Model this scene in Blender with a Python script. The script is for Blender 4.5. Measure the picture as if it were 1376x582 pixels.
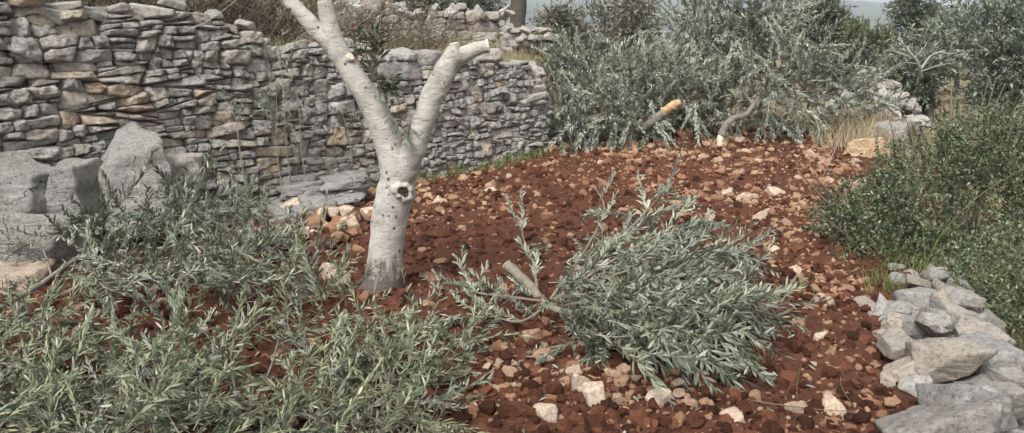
import bpy, math
import numpy as np
from mathutils import Matrix, Vector

for o in list(bpy.data.objects):
    bpy.data.objects.remove(o, do_unlink=True)
scene = bpy.context.scene
COL = scene.collection
R = math.radians

# ------------------------------------------------------------------ camera
CAM_H, PITCH, LENS = 1.65, R(13.3), 30.0
cam_d = bpy.data.cameras.new('camera')
cam_d.lens = LENS; cam_d.sensor_width = 36.0; cam_d.clip_start = 0.05; cam_d.clip_end = 6000
cam = bpy.data.objects.new('camera', cam_d)
cam.location = (0, 0, CAM_H); cam.rotation_euler = (math.pi/2 - PITCH, 0, 0)
COL.objects.link(cam); scene.camera = cam
# ------------------------------------------------------------------ sky, sun, exposure (overcast)
SUN_EL, SUN_AZ = R(52), R(205)          # azimuth clockwise from +Y (behind the camera, to the left)
world = bpy.data.worlds.new('World'); scene.world = world; world.use_nodes = True
nt = world.node_tree; nt.nodes.clear()
sky = nt.nodes.new('ShaderNodeTexSky'); sky.sky_type = 'NISHITA'; sky.sun_disc = False
sky.sun_elevation = SUN_EL; sky.sun_rotation = SUN_AZ
sky.air_density = 1.0; sky.dust_density = 6.0; sky.ozone_density = 1.0
hs = nt.nodes.new('ShaderNodeHueSaturation'); hs.inputs['Saturation'].default_value = 0.08
bg = nt.nodes.new('ShaderNodeBackground'); bg.inputs['Strength'].default_value = 0.10
wo = nt.nodes.new('ShaderNodeOutputWorld')
nt.links.new(sky.outputs[0], hs.inputs['Color']); nt.links.new(hs.outputs[0], bg.inputs['Color'])
nt.links.new(bg.outputs[0], wo.inputs['Surface'])
sun_d = bpy.data.lights.new('sun', 'SUN'); sun_d.energy = 1.5; sun_d.angle = R(18); sun_d.color = (1, 0.98, 0.95)
sun = bpy.data.objects.new('sun', sun_d); COL.objects.link(sun)
sd = Vector((math.sin(SUN_AZ)*math.cos(SUN_EL), math.cos(SUN_AZ)*math.cos(SUN_EL), math.sin(SUN_EL)))
sun.rotation_euler = sd.to_track_quat('Z', 'Y').to_euler(); sun.location = (0, 0, 30)
vs = scene.view_settings
vs.view_transform = 'Standard'; vs.look = 'None'; vs.exposure = 1.13; vs.gamma = 1.0; vs.use_curve_mapping = False
scene.render.resolution_x = 1024; scene.render.resolution_y = 433

# ------------------------------------------------------------------ pixel helpers (photo is 1376 x 582)
F = 1376/2/(18.0/LENS)
def ray(px, py):
    dx, dy = (px-688)/F, (291-py)/F
    c, s = math.cos(PITCH), math.sin(PITCH)
    return np.array([dx, c+dy*s, -s+dy*c])
def gp(px, py, z=0.0):
    r = ray(px, py); t = (z-CAM_H)/r[2]
    return np.array([0, 0, CAM_H]) + r*t
def at(px, py, Y):
    r = ray(px, py); return np.array([0, 0, CAM_H]) + r*(Y/r[1])
def project(x, y, z):
    c, s = math.cos(PITCH), math.sin(PITCH)
    zz = z-CAM_H
    d = y*c - zz*s; u = y*s + zz*c
    return 688+F*x/d, 291-F*u/d

rng = np.random.default_rng(11)
U = rng.uniform
def nrm(v):
    v = np.asarray(v, float); return v/np.linalg.norm(v)

# ------------------------------------------------------------------ noise
def _hash(ix, iy, iz, s):
    h = (ix*374761393 + iy*668265263 + iz*2147483647 + s*1274126177) & 0xffffffff
    h = ((h ^ (h >> 13))*1274126177) & 0xffffffff
    h = ((h ^ (h >> 16))*2246822519) & 0xffffffff
    return ((h ^ (h >> 15)) & 0xffff)/32767.5 - 1
def vnoise(p, s=0):
    p = np.asarray(p, float); f = np.floor(p); i = f.astype(np.int64); t = p-f; t = t*t*(3-2*t)
    r = 0
    for a in (0, 1):
        wa = t[:, 0] if a else 1-t[:, 0]
        for b in (0, 1):
            wb = t[:, 1] if b else 1-t[:, 1]
            for c in (0, 1):
                wc = t[:, 2] if c else 1-t[:, 2]
                r = r + wa*wb*wc*_hash(i[:, 0]+a, i[:, 1]+b, i[:, 2]+c, s)
    return r
def fbm(p, octv=3, s=0, gain=0.5):
    p = np.asarray(p, float); r = 0; a = 1
    for k in range(octv):
        r = r + a*vnoise(p*2.03**k + 17.3*k, s+k); a *= gain
    return r
def sstep(a, b, x):
    t = np.clip((x-a)/(b-a), 0, 1); return t*t*(3-2*t)

# ------------------------------------------------------------------ mesh helpers
def mesh_tri(name, V, T, mats, mi=None, smooth=False):
    V = np.asarray(V, np.float32); T = np.asarray(T, np.int32)
    me = bpy.data.meshes.new(name)
    me.vertices.add(len(V)); me.vertices.foreach_set('co', V.ravel())
    me.loops.add(T.size); me.loops.foreach_set('vertex_index', T.ravel())
    me.polygons.add(len(T))
    me.polygons.foreach_set('loop_start', np.arange(0, T.size, 3, dtype=np.int32))
    me.polygons.foreach_set('loop_total', np.full(len(T), 3, np.int32))
    if mi is not None: me.polygons.foreach_set('material_index', np.asarray(mi, np.int32))
    me.polygons.foreach_set('use_smooth', np.full(len(T), smooth, bool))
    for m in (mats if isinstance(mats, (list, tuple)) else [mats]): me.materials.append(m)
    me.update(calc_edges=True)
    return me
class MB:
    def __init__(s): s.V = []; s.T = []; s.M = []; s.n = 0
    def add(s, V, T, m=0):
        V = np.asarray(V); T = np.asarray(T)
        s.V.append(V); s.T.append(T+s.n); s.M.append(np.full(len(T), m)); s.n += len(V)
    def mesh(s, name, mats, smooth=False):
        return mesh_tri(name, np.concatenate(s.V), np.concatenate(s.T), mats, np.concatenate(s.M), smooth)
def link(name, me, parent=None, loc=None, mat=None):
    o = bpy.data.objects.new(name, me); COL.objects.link(o)
    if parent is not None: o.parent = parent
    if mat is not None: o.matrix_basis = mat
    elif loc is not None: o.location = loc
    return o
def tag(o, label, cat, group=None, kind=None):
    o['label'] = label; o['category'] = cat
    if group: o['group'] = group
    if kind: o['kind'] = kind
    return o
def stuff(o, label=None, cat=None):
    o['kind'] = 'stuff'
    if label: o['label'] = label
    if cat: o['category'] = cat
    return o
def empty(name, loc, label, cat, group=None):
    o = bpy.data.objects.new(name, None); o.empty_display_size = 0.1; COL.objects.link(o); o.location = loc
    return tag(o, label, cat, group)
def mat4(Rm, loc, sc=1.0):
    M = Matrix.Identity(4)
    sc = (sc, sc, sc) if np.isscalar(sc) else sc
    for i in range(3):
        for j in range(3): M[i][j] = float(Rm[i, j]*sc[j])
        M[i][3] = float(loc[i])
    return M
def frame_y(d, roll=0.0):
    d = nrm(d); up = np.array([0, 0, 1.0])
    x = np.cross(d, up)
    x = np.array([1.0, 0, 0]) if np.linalg.norm(x) < 1e-3 else nrm(x)
    z = np.cross(x, d); c, s = math.cos(roll), math.sin(roll)
    x2 = x*c + z*s; z2 = -x*s + z*c
    return np.stack([x2, d, z2], 1)
def rot_rand(tilt=0.3):
    a = U(0, 2*math.pi); M = Matrix.Rotation(a, 3, 'Z')
    T = Matrix.Rotation(rng.normal(0, tilt), 3, 'X') @ Matrix.Rotation(rng.normal(0, tilt), 3, 'Y')
    return np.array(T @ M)

def icosphere(sub):
    t = (1+5**.5)/2
    V = [nrm(v) for v in [(-1, t, 0), (1, t, 0), (-1, -t, 0), (1, -t, 0), (0, -1, t), (0, 1, t), (0, -1, -t), (0, 1, -t), (t, 0, -1), (t, 0, 1), (-t, 0, -1), (-t, 0, 1)]]
    T = [(0, 11, 5), (0, 5, 1), (0, 1, 7), (0, 7, 10), (0, 10, 11), (1, 5, 9), (5, 11, 4), (11, 10, 2), (10, 7, 6), (7, 1, 8), (3, 9, 4), (3, 4, 2), (3, 2, 6), (3, 6, 8), (3, 8, 9), (4, 9, 5), (2, 4, 11), (6, 2, 10), (8, 6, 7), (9, 8, 1)]
    for _ in range(sub):
        c = {}; N = []
        def mid(a, b):
            k = (min(a, b), max(a, b))
            if k not in c: c[k] = len(V); V.append(nrm(V[a]+V[b]))
            return c[k]
        for a, b, d in T:
            x, y, z = mid(a, b), mid(b, d), mid(d, a)
            N += [(a, x, z), (b, y, x), (d, z, y), (x, y, z)]
        T = N
    return np.array(V), np.array(T)
ICO = [icosphere(k) for k in range(5)]

def polytope(N, H, dims, sub=2, p=16, amp=0.0, freq=6.0, seed=0):
    """chiselled stone: directions cut by planes N.x<=H with softened edges, plus surface noise"""
    V, T = ICO[sub]
    D = V*np.asarray(dims); D = D/np.linalg.norm(D, axis=1, keepdims=True)
    q = np.maximum(D @ np.asarray(N).T, 0)/np.asarray(H)
    t = (q**p).sum(1)**(-1/p)
    P = D*t[:, None]
    if amp:
        sc = np.asarray(dims)
        n = fbm(P*freq+seed*7.1, 3, seed) + 0.6*np.abs(vnoise(P*freq*np.array([.6, .6, 2.6])+seed*3.3, seed+9))
        P = P + D*(n*amp)[:, None]
    return P, T
def rock_planes(dims, k=8, jit=0.25):
    N, H = [], []
    for ax in range(3):
        for s in (-1, 1):
            n = np.zeros(3); n[ax] = s; n = n + rng.normal(0, jit*0.55, 3); n /= np.linalg.norm(n)
            N.append(n); H.append(dims[ax]*U(.8, 1.05) if True else 1)
    d = np.asarray(dims)
    for _ in range(k):
        n = rng.normal(0, 1, 3); n /= np.linalg.norm(n)
        sup = np.sqrt(((n*d)**2).sum())
        N.append(n); H.append(sup*U(.82, 1.15))
    return np.array(N), np.array(H)
def rock_mesh(name, dims, mat, sub=3, k=8, jit=.25, p=16, amp=None, seed=None, freq=None, smooth=True):
    seed = int(U(0, 9999)) if seed is None else seed
    N, H = rock_planes(dims, k, jit); m = float(np.mean(dims))
    P, T = polytope(N, H, dims, sub, p, m*.06 if amp is None else amp, (1.6/m) if freq is None else freq, seed)
    return mesh_tri(name, P, T, mat, None, smooth)

def catmull(P, n):
    P = np.asarray(P, float); m = len(P)
    if m < 3:
        t = np.linspace(0, 1, n)[:, None]; return P[0]*(1-t)+P[-1]*t
    Q = np.vstack([2*P[0]-P[1], P, 2*P[-1]-P[-2]]); out = []
    for s in np.linspace(0, m-1-1e-9, n):
        i = int(s); t = s-i; a, b, c, d = Q[i:i+4]
        out.append(.5*((2*b)+(-a+c)*t+(2*a-5*b+4*c-d)*t*t+(-a+3*b-3*c+d)*t**3))
    return np.array(out)
def tube(P, rad, sides=6, cap=True, amp=0.0, freq=8.0, seed=0, ring=0.0):
    P = np.asarray(P, float); n = len(P)
    rad = np.broadcast_to(np.asarray(rad, float), (n,))
    tg = np.gradient(P, axis=0); tg /= np.linalg.norm(tg, axis=1, keepdims=True)+1e-12
    ref = np.array([0, 0, 1.0]) if abs(tg[0, 2]) < .9 else np.array([1.0, 0, 0])
    x = nrm(np.cross(tg[0], ref)); V = []
    for i in range(n):
        x = x-tg[i]*(x@tg[i]); x = nrm(x); y = np.cross(tg[i], x)
        a = np.linspace(0, 2*math.pi, sides, endpoint=False)
        V.append(np.cos(a)[:, None]*x + np.sin(a)[:, None]*y)
    Dn = np.concatenate(V); C = np.repeat(P, sides, 0); r = np.repeat(rad, sides)
    VV = C+Dn*r[:, None]
    if amp:
        VV = VV + Dn*(fbm(VV*freq, 3, seed)*amp*r/rad.max())[:, None]
    if ring:
        VV = VV + Dn*(np.abs(vnoise(VV*np.array([6, 6, 60.]), seed+5))*-ring)[:, None]
    T = []
    for i in range(n-1):
        for j in range(sides):
            a, b = i*sides+j, i*sides+(j+1) % sides; c, d = a+sides, b+sides
            T += [(a, b, d), (a, d, c)]
    if cap:
        k = len(VV); VV = np.vstack([VV, P[0], P[-1]])
        for j in range(sides):
            T.append((k, (j+1) % sides, j)); T.append((k+1, (n-1)*sides+j, (n-1)*sides+(j+1) % sides))
    return VV, np.array(T)

# ------------------------------------------------------------------ materials
class NT:
    def __init__(s, name, rough=0.9, spec=0.3):
        s.m = bpy.data.materials.new(name); s.m.use_nodes = True; s.t = s.m.node_tree
        s.b = s.t.nodes['Principled BSDF']
        s.b.inputs['Roughness'].default_value = rough; s.b.inputs['Specular IOR Level'].default_value = spec
    def n(s, typ, **kw):
        x = s.t.nodes.new(typ)
        for k, v in kw.items():
            if k in x.inputs: x.inputs[k].default_value = v
            else: setattr(x, k, v)
        return x
    def l(s, a, b): s.t.links.new(a, b)
    def coords(s, rnd=True, pos=False):
        if pos: return s.n('ShaderNodeNewGeometry').outputs['Position']
        tc = s.n('ShaderNodeTexCoord')
        if not rnd: return tc.outputs['Object']
        oi = s.n('ShaderNodeObjectInfo'); a = s.n('ShaderNodeVectorMath', operation='ADD')
        mm = s.n('ShaderNodeMath', operation='MULTIPLY'); mm.inputs[1].default_value = 40
        s.l(oi.outputs['Random'], mm.inputs[0]); s.l(tc.outputs['Object'], a.inputs[0]); s.l(mm.outputs[0], a.inputs[1])
        return a.outputs[0]
    def noise(s, vec, scale, detail=4, rough=.6, dist=0, stretch=None):
        if stretch:
            mp = s.n('ShaderNodeVectorMath', operation='MULTIPLY'); mp.inputs[1].default_value = stretch
            s.l(vec, mp.inputs[0]); vec = mp.outputs[0]
        x = s.n('ShaderNodeTexNoise'); x.inputs['Scale'].default_value = scale; x.inputs['Detail'].default_value = detail
        x.inputs['Roughness'].default_value = rough; x.inputs['Distortion'].default_value = dist
        s.l(vec, x.inputs['Vector']); return x.outputs['Fac']
    def ramp(s, fac, stops, interp='LINEAR'):
        x = s.n('ShaderNodeValToRGB'); x.color_ramp.interpolation = interp
        e = x.color_ramp.elements
        while len(e) < len(stops): e.new(.5)
        for q, (p, c) in zip(e, stops):
            q.position = p; q.color = (*c, 1) if not np.isscalar(c) else (c, c, c, 1)
        s.l(fac, x.inputs[0]); return x.outputs[0]
    def mix(s, f, a, b, mode='MIX'):
        x = s.n('ShaderNodeMix', data_type='RGBA', blend_type=mode)
        for i, v in ((0, f), (6, a), (7, b)):
            if hasattr(v, 'links') or hasattr(v, 'is_linked'): s.l(v, x.inputs[i])
            else: x.inputs[i].default_value = v if i == 0 else (*v, 1)
        return x.outputs[2]
    def math(s, op, a, b=None):
        x = s.n('ShaderNodeMath', operation=op)
        for i, v in enumerate((a, b)):
            if v is None: continue
            if np.isscalar(v): x.inputs[i].default_value = v
            else: s.l(v, x.inputs[i])
        return x.outputs[0]
    def bump(s, h, strength=.5, dist=.01):
        x = s.n('ShaderNodeBump'); x.inputs['Strength'].default_value = strength; x.inputs['Distance'].default_value = dist
        s.l(h, x.inputs['Height']); s.l(x.outputs[0], s.b.inputs['Normal'])
    def col(s, c):
        if hasattr(c, 'is_linked'): s.l(c, s.b.inputs['Base Color'])
        else: s.b.inputs['Base Color'].default_value = (*c, 1)
        return s.m

def stone_mat(name, stops, warm=None, warm_amt=.5, lichen=.35, bumpd=.012, sc=1.0, island=False, dirt=None, dk=.42, crack=0):
    k = NT(name, .92, .25); v = k.coords()
    if island:
        gi = k.n('ShaderNodeNewGeometry'); rnd = gi.outputs['Random Per Island']
    else:
        rnd = k.n('ShaderNodeObjectInfo').outputs['Random']
    base = k.ramp(rnd, stops)
    n1 = k.noise(v, 11*sc, 8, .72, .5)
    c = k.mix(k.ramp(n1, [(.3, 0.0), (.72, 1.0)]), base, k.mix(1.0, base, (1.5, 1.47, 1.42), 'MULTIPLY'))
    n2 = k.noise(v, 42*sc, 6, .75)
    c = k.mix(k.ramp(n2, [(.34, 1.0), (.52, 0.0)]), c, k.mix(1.0, c, (dk, dk*.98, dk*.95), 'MULTIPLY'))
    n3 = k.noise(v, 3.2*sc, 5, .6, .8)
    if warm is not None:
        c = k.mix(k.math('MULTIPLY', k.ramp(n3, [(.5, 0.0), (.66, 1.0)]), warm_amt), c, warm)
    n4 = k.noise(v, 15*sc, 9, .78, .3)
    if lichen:
        c = k.mix(k.math('MULTIPLY', k.ramp(n4, [(.56, 0.0), (.64, 1.0)]), lichen), c, (.40, .40, .37))
        n5 = k.noise(v, 24*sc, 8, .8, .2)
        c = k.mix(k.math('MULTIPLY', k.ramp(n5, [(.57, 0.0), (.66, 1.0)]), lichen*1.4), c, (.07, .068, .065))
    if dirt is not None:
        c = k.mix(k.math('MULTIPLY', k.ramp(k.noise(v, 3.2*sc, 7, .75), [(.34, 0.0), (.72, 1.0)]), .9), c, dirt)
    ns = k.noise(v, 9*sc, 9, .74, .5, (1, 1, 3.2))
    h = k.math('ADD', k.math('MULTIPLY', ns, 1.0), k.math('MULTIPLY', k.noise(v, 75*sc, 5, .75), .3))
    if crack:
        wv = k.n('ShaderNodeVectorMath', operation='ADD'); wn = k.n('ShaderNodeTexNoise'); wn.inputs['Scale'].default_value = 5; wn.inputs['Detail'].default_value = 5
        k.l(v, wn.inputs['Vector']); wm = k.n('ShaderNodeVectorMath', operation='SCALE'); wm.inputs['Scale'].default_value = .28
        k.l(wn.outputs['Color'], wm.inputs[0]); k.l(v, wv.inputs[0]); k.l(wm.outputs[0], wv.inputs[1])
        vc = k.n('ShaderNodeTexVoronoi', feature='DISTANCE_TO_EDGE'); vc.inputs['Scale'].default_value = crack; k.l(wv.outputs[0], vc.inputs['Vector'])
        cr = k.math('MULTIPLY', k.ramp(vc.outputs['Distance'], [(.002, 1.0), (.016, 0.0)]), k.ramp(k.noise(v, 2.5, 4), [(.50, 0.0), (.62, 1.0)]))
        c = k.mix(k.math('MULTIPLY', cr, .8), c, (.05, .047, .043)); h = k.math('SUBTRACT', h, cr)
    k.bump(h, 1.0, bumpd*2.6)
    return k.col(c)
GREYS = [(0, (.24, .233, .22)), (.3, (.335, .325, .31)), (.55, (.385, .372, .35)), (.75, (.40, .37, .33)), (.88, (.40, .35, .29)), (1, (.28, .273, .265))]
WARMS = [(0, (.35, .30, .25)), (.3, (.41, .33, .25)), (.55, (.33, .312, .29)), (.8, (.42, .315, .225)), (1, (.37, .34, .305))]
m_wall = stone_mat('grey limestone', GREYS, (.33, .26, .19), .5, .8, .014)
m_wallw = stone_mat('warm limestone', WARMS, (.32, .20, .12), .6, .4)
m_boulder = stone_mat('boulder limestone', [(0, (.37, .36, .345)), (1, (.40, .388, .37))], (.42, .37, .31), .5, .9, .03, 1.0, crack=3.2)
m_pale = stone_mat('pale limestone', [(0, (.225, .217, .203)), (.5, (.27, .26, .243)), (.8, (.27, .24, .205)), (1, (.20, .194, .186))], (.33, .27, .20), .5, .9, .008, 1.2)
OCH = [(0, (.20, .10, .056)), (.25, (.30, .178, .105)), (.5, (.37, .245, .155)), (.72, (.22, .11, .06)), (.88, (.40, .30, .21)), (1, (.40, .34, .27))]
SOILC = (.115, .036, .02)
m_ochre = stone_mat('ochre field stone', OCH, (.29, .165, .095), .5, 0, .0022, 1.2, False, (.19, .098, .062), .8)
m_ochre_i = stone_mat('ochre rubble', OCH, (.26, .125, .07), .4, 0, .004, 3, True, (.18, .085, .052), .75)
m_paleo = stone_mat('cream field stone', [(0, (.50, .43, .34)), (.5, (.56, .50, .42)), (1, (.48, .39, .30))], (.33, .20, .12), .4, 0, .0022, 1.2, False, (.26, .14, .085), .8)
m_orangeb = stone_mat('orange boulder', [(0, (.44, .32, .20)), (1, (.44, .32, .20))], (.46, .27, .12), .8, .2, .015, 1)

def soil_mat():
    k = NT('red soil and grassland', .97, .15); v = k.coords(pos=True)
    a = k.noise(v, 1.3, 5, .65, .4); b = k.noise(v, 14, 7, .72); c3 = k.noise(v, 55, 5, .7)
    s1 = k.ramp(b, [(.27, (.034, .0145, .0095)), (.48, (.084, .0335, .0195)), (.72, (.155, .065, .037))])
    s1 = k.mix(k.ramp(a, [(.35, 0.0), (.7, .55)]), s1, (.135, .06, .038))
    vor = k.n('ShaderNodeTexVoronoi'); vor.inputs['Scale'].default_value = 42; k.l(v, vor.inputs['Vector'])
    peb = k.math('MULTIPLY', k.ramp(vor.outputs['Distance'], [(.16, 1.0), (.24, 0.0)]), k.ramp(k.noise(v, 5, 3), [(.5, 0.0), (.62, .8)]))
    s1 = k.mix(peb, s1, (.22, .12, .075))
    g = k.ramp(k.noise(v, 2.2, 6, .7), [(.3, (.10, .10, .045)), (.5, (.20, .16, .09)), (.7, (.27, .22, .14))])
    at_ = k.n('ShaderNodeAttribute', attribute_name='soil')
    c = k.mix(at_.outputs['Fac'], g, s1)
    k.bump(k.math('ADD', b, k.math('MULTIPLY', c3, .5)), 1.0, .03)
    return k.col(c)
m_soil = soil_mat()
def clod_mat():
    k = NT('soil clod', .97, .1); v = k.coords(pos=True)
    gi = k.n('ShaderNodeNewGeometry')
    c = k.ramp(gi.outputs['Random Per Island'], [(0, (.038, .0165, .0105)), (.6, (.084, .034, .020)), (1, (.15, .063, .037))])
    k.bump(k.noise(v, 60, 5, .7), .9, .02); return k.col(c)
m_clod = clod_mat()

def leaf_mat(name, stops, rough=.5, spec=.5, hue=.25):
    k = NT(name, rough, spec)
    gi = k.n('ShaderNodeNewGeometry'); oi = k.n('ShaderNodeObjectInfo')
    c = k.ramp(gi.outputs['Random Per Island'], stops)
    f = k.ramp(oi.outputs['Random'], [(0, (1-hue, 1-hue, 1-hue)), (.5, (1, 1, 1)), (1, (1+hue, 1+hue*.9, 1+hue*.6))])
    return k.col(k.mix(1.0, c, f, 'MULTIPLY'))
m_top = leaf_mat('olive leaf upper', [(0, (.068, .085, .048)), (.45, (.11, .132, .074)), (.8, (.16, .18, .102)), (.965, (.23, .235, .13)), (1, (.30, .23, .10))], .48, .5)
m_und = leaf_mat('olive leaf underside', [(0, (.185, .20, .152)), (.6, (.265, .282, .222)), (1, (.385, .40, .325))], .6, .25)
m_top2 = leaf_mat('olive leaf grey', [(0, (.075, .09, .06)), (.5, (.12, .138, .094)), (1, (.22, .238, .17))], .46, .5)
m_shrub = leaf_mat('evergreen leaf', [(0, (.045, .062, .028)), (.5, (.09, .118, .055)), (.9, (.145, .175, .088)), (1, (.21, .20, .10))], .42, .6)
m_shrubu = leaf_mat('evergreen leaf underside', [(0, (.07, .09, .05)), (1, (.13, .15, .09))], .6, .3)
m_dry = leaf_mat('dry grass', [(0, (.22, .17, .10)), (.6, (.33, .27, .18)), (1, (.42, .36, .26))], .8, .2)
m_grass = leaf_mat('green grass', [(0, (.07, .11, .03)), (.7, (.13, .18, .05)), (1, (.24, .25, .10))], .6, .3)
def crown_mat(name, a, b, c):  # crowns mixed paler, distance haze put into the leaf colour
    return leaf_mat(name, [(0, a), (.55, b), (1, c)], .55, .4, .15)
m_cr_olive = crown_mat('far olive crown', (.08, .098, .068), (.14, .16, .115), (.26, .285, .22))
m_cr_dark = crown_mat('far dark crown', (.045, .058, .036), (.078, .095, .058), (.13, .145, .09))
m_cr_green = crown_mat('far green crown', (.06, .078, .032), (.10, .12, .05), (.16, .175, .085))
m_cr_brown = crown_mat('far brown crown', (.11, .105, .08), (.17, .165, .125), (.25, .245, .195))

def bark_mat():
    k = NT('pale olive bark', .88, .25); v = k.coords(rnd=False)
    n1 = k.noise(v, 6, 6, .65, .5); n2 = k.noise(v, 9, 6, .7, 1.6, (1.1, 1.1, 3.0)); n3 = k.noise(v, 30, 5, .7)
    c = k.ramp(n1, [(.3, (.27, .245, .21)), (.46, (.40, .375, .335)), (.7, (.50, .475, .43))])
    c = k.mix(k.math('MULTIPLY', k.ramp(n2, [(.33, 1.0), (.47, 0.0)]), .7), c, (.20, .165, .13))
    c = k.mix(k.math('MULTIPLY', k.ramp(n3, [(.25, 1.0), (.42, 0.0)]), .5), c, (.2, .17, .14))
    mp = k.n('ShaderNodeVectorMath', operation='MULTIPLY'); mp.inputs[1].default_value = (19, 19, 15); k.l(v, mp.inputs[0])
    vor = k.n('ShaderNodeTexVoronoi'); vor.inputs['Scale'].default_value = 1; k.l(mp.outputs[0], vor.inputs['Vector'])
    spot = k.math('MULTIPLY', k.ramp(vor.outputs['Distance'], [(.10, 1.0), (.20, 0.0)]), k.ramp(k.noise(v, 4, 3), [(.45, 0.0), (.53, .9)]))
    c = k.mix(spot, c, (.045, .035, .03))
    # rough dark cork near the foot of the trunk (object origin is at the foot)
    sx = k.n('ShaderNodeSeparateXYZ'); k.l(v, sx.inputs[0])
    foot = k.math('SUBTRACT', k.math('ADD', k.math('MULTIPLY', sx.outputs[2], -3.6), k.math('MULTIPLY', k.noise(v, 12, 6, .75, .5, (1.6, 1.6, .6)), 2.6)), .52)
    c = k.mix(k.ramp(foot, [(.0, 0.0), (.35, .85)]), c, (.085, .065, .05))
    h = k.math('ADD', n2, k.math('ADD', k.math('MULTIPLY', n3, .4), k.math('MULTIPLY', spot, -.6)))
    k.bump(h, .8, .014)
    return k.col(c)
m_bark = bark_mat()
def wood_mat(name, a, b, sc=20):
    k = NT(name, .85, .25); v = k.coords()
    n = k.noise(v, sc, 6, .7, .6); c = k.ramp(n, [(.3, a), (.7, b)])
    k.bump(k.noise(v, sc*2, 5, .7), .6, .006); return k.col(c)
m_stem = wood_mat('grey olive stem', (.13, .115, .09), (.25, .225, .18))
m_twig = wood_mat('shoot stem', (.20, .19, .13), (.32, .30, .22), 30)
m_cut = wood_mat('fresh cut wood', (.50, .36, .20), (.68, .56, .38), 25)
m_cutp = wood_mat('pale cut wood', (.55, .47, .33), (.70, .63, .48), 25)
m_cuto = wood_mat('orange split wood', (.34, .21, .11), (.50, .36, .21), 20)
m_red = wood_mat('reddish broken wood', (.30, .13, .07), (.45, .26, .16), 30)
m_hole = wood_mat('rotten heartwood', (.035, .028, .022), (.07, .055, .045), 25)
m_dark = wood_mat('dark bark', (.05, .042, .036), (.10, .085, .07), 18)
m_brown = wood_mat('brown twig', (.11, .08, .055), (.20, .155, .115), 30)
m_white = wood_mat('bleached dead wood', (.30, .28, .245), (.42, .395, .355), 20)
m_core = wood_mat('wall core earth', (.10, .092, .08), (.17, .155, .135), 12)

# ------------------------------------------------------------------ terrain
WA, WB = np.array([-3.55, 5.62]), np.array([0.42, 10.45])       # foot of the long dry-stone wall
WD = nrm(WB-WA); WN = np.array([WD[1], -WD[0]])                  # along, and outward (towards the field)
def x_left(y):
    return np.interp(y, [-40, 0, 5.62, 10.45, 11.2, 12.6, 14, 20, 60, 400], [-41, -8.2, -3.55, .42, .85, 1.5, 2.0, 2.6, 3, 3])
def xl_right(y):      # inner edge of the retaining wall on the right
    return np.interp(y, [-20, 3.1, 4.75, 10.6, 14, 400], [-3.5, 1.42, 2.02, 4.25, 5.3, 60])
def terrain(x, y, fine=True):
    x = np.asarray(x, float); y = np.asarray(y, float)
    zero = np.zeros_like(x); P2 = np.stack([x, y, zero], -1).reshape(-1, 3)
    nz = lambda f, o, s: fbm(P2*f, o, s).reshape(x.shape)
    # field
    z = .05*nz(.35, 3, 1)
    edge = (x_left(y)-x)*.77
    up = np.interp(y, [0, 5.6, 7.5, 10.5, 14, 25, 60], [1.55, 1.5, 1.3, 1.02, 1.1, 1.0, -.5]) + np.clip(edge, 0, 12)*.07 + .09*nz(.6, 3, 5)
    wdt = np.interp(y, [0, 10.3, 11.5, 16], [.22, .25, .5, 1.6])
    a = sstep(.10, .10+wdt, edge)
    far = -np.clip(y-13, 0, 60)*.035
    z0 = z + far
    z1 = z0*(1-a) + up*a
    er = x-(xl_right(y)+.55)
    b = sstep(0, .35, er)*np.interp(y, [0, 9, 14], [1, 1, .35])
    low = -1.0 + far - np.clip(er, 0, 40)*.05 + .1*nz(.5, 3, 8)
    zz = z1*(1-b) + low*b
    if fine:
        soil = soil_mask(x, y)
        lump = .024*nz(3.1, 2, 21) + .030*np.abs(nz(7.0, 2, 31)) + .015*nz(19, 2, 41)
        zz = zz + lump*(.35+.65*soil)
    return zz
def soil_mask(x, y):
    P2 = np.stack([x, y, np.zeros_like(x)], -1).reshape(-1, 3)
    n = fbm(P2*1.7, 3, 77).reshape(np.shape(x))*.22
    a = sstep(-.05, .22, (x - x_left(y))*.77 + n*.3 + .1)
    b = 1-sstep(.55, .95, x-xl_right(y)+n)
    c = 1-sstep(12.0, 12.9, y+n*2)
    return a*b*c
def gz(x, y):
    return float(terrain(np.array([x]), np.array([y]))[0])
def graded(a, b, step, far_a, far_b, g=1.22):
    c = list(np.arange(a, b+step/2, step)); d = step; p = c[-1]
    while p < far_b: d *= g; p += d; c.append(p)
    d = step; p = c[0]; pre = []
    while p > far_a: d *= g; p -= d; pre.append(p)
    return np.array(pre[::-1]+c)
gx = graded(-4.2, 4.6, .032, -2500, 2500); gy = graded(2.1, 12.6, .034, -300, 4000)
X, Y = np.meshgrid(gx, gy)
Z = terrain(X, Y)
Z = np.where(Y > 60, Z - np.clip(Y-60, 0, 400)*.03, Z)
nx, ny = len(gx), len(gy)
ii = (np.arange(ny-1)[:, None]*nx+np.arange(nx-1)[None, :]).ravel()
T = np.concatenate([np.stack([ii, ii+1, ii+nx+1], 1), np.stack([ii, ii+nx+1, ii+nx], 1)])
me = mesh_tri('ground', np.stack([X.ravel(), Y.ravel(), Z.ravel()], 1), T, m_soil, None, True)
att = me.attributes.new('soil', 'FLOAT', 'POINT'); att.data.foreach_set('value', soil_mask(X, Y).ravel().astype(np.float32))
ground = link('ground', me); ground['kind'] = 'structure'

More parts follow.
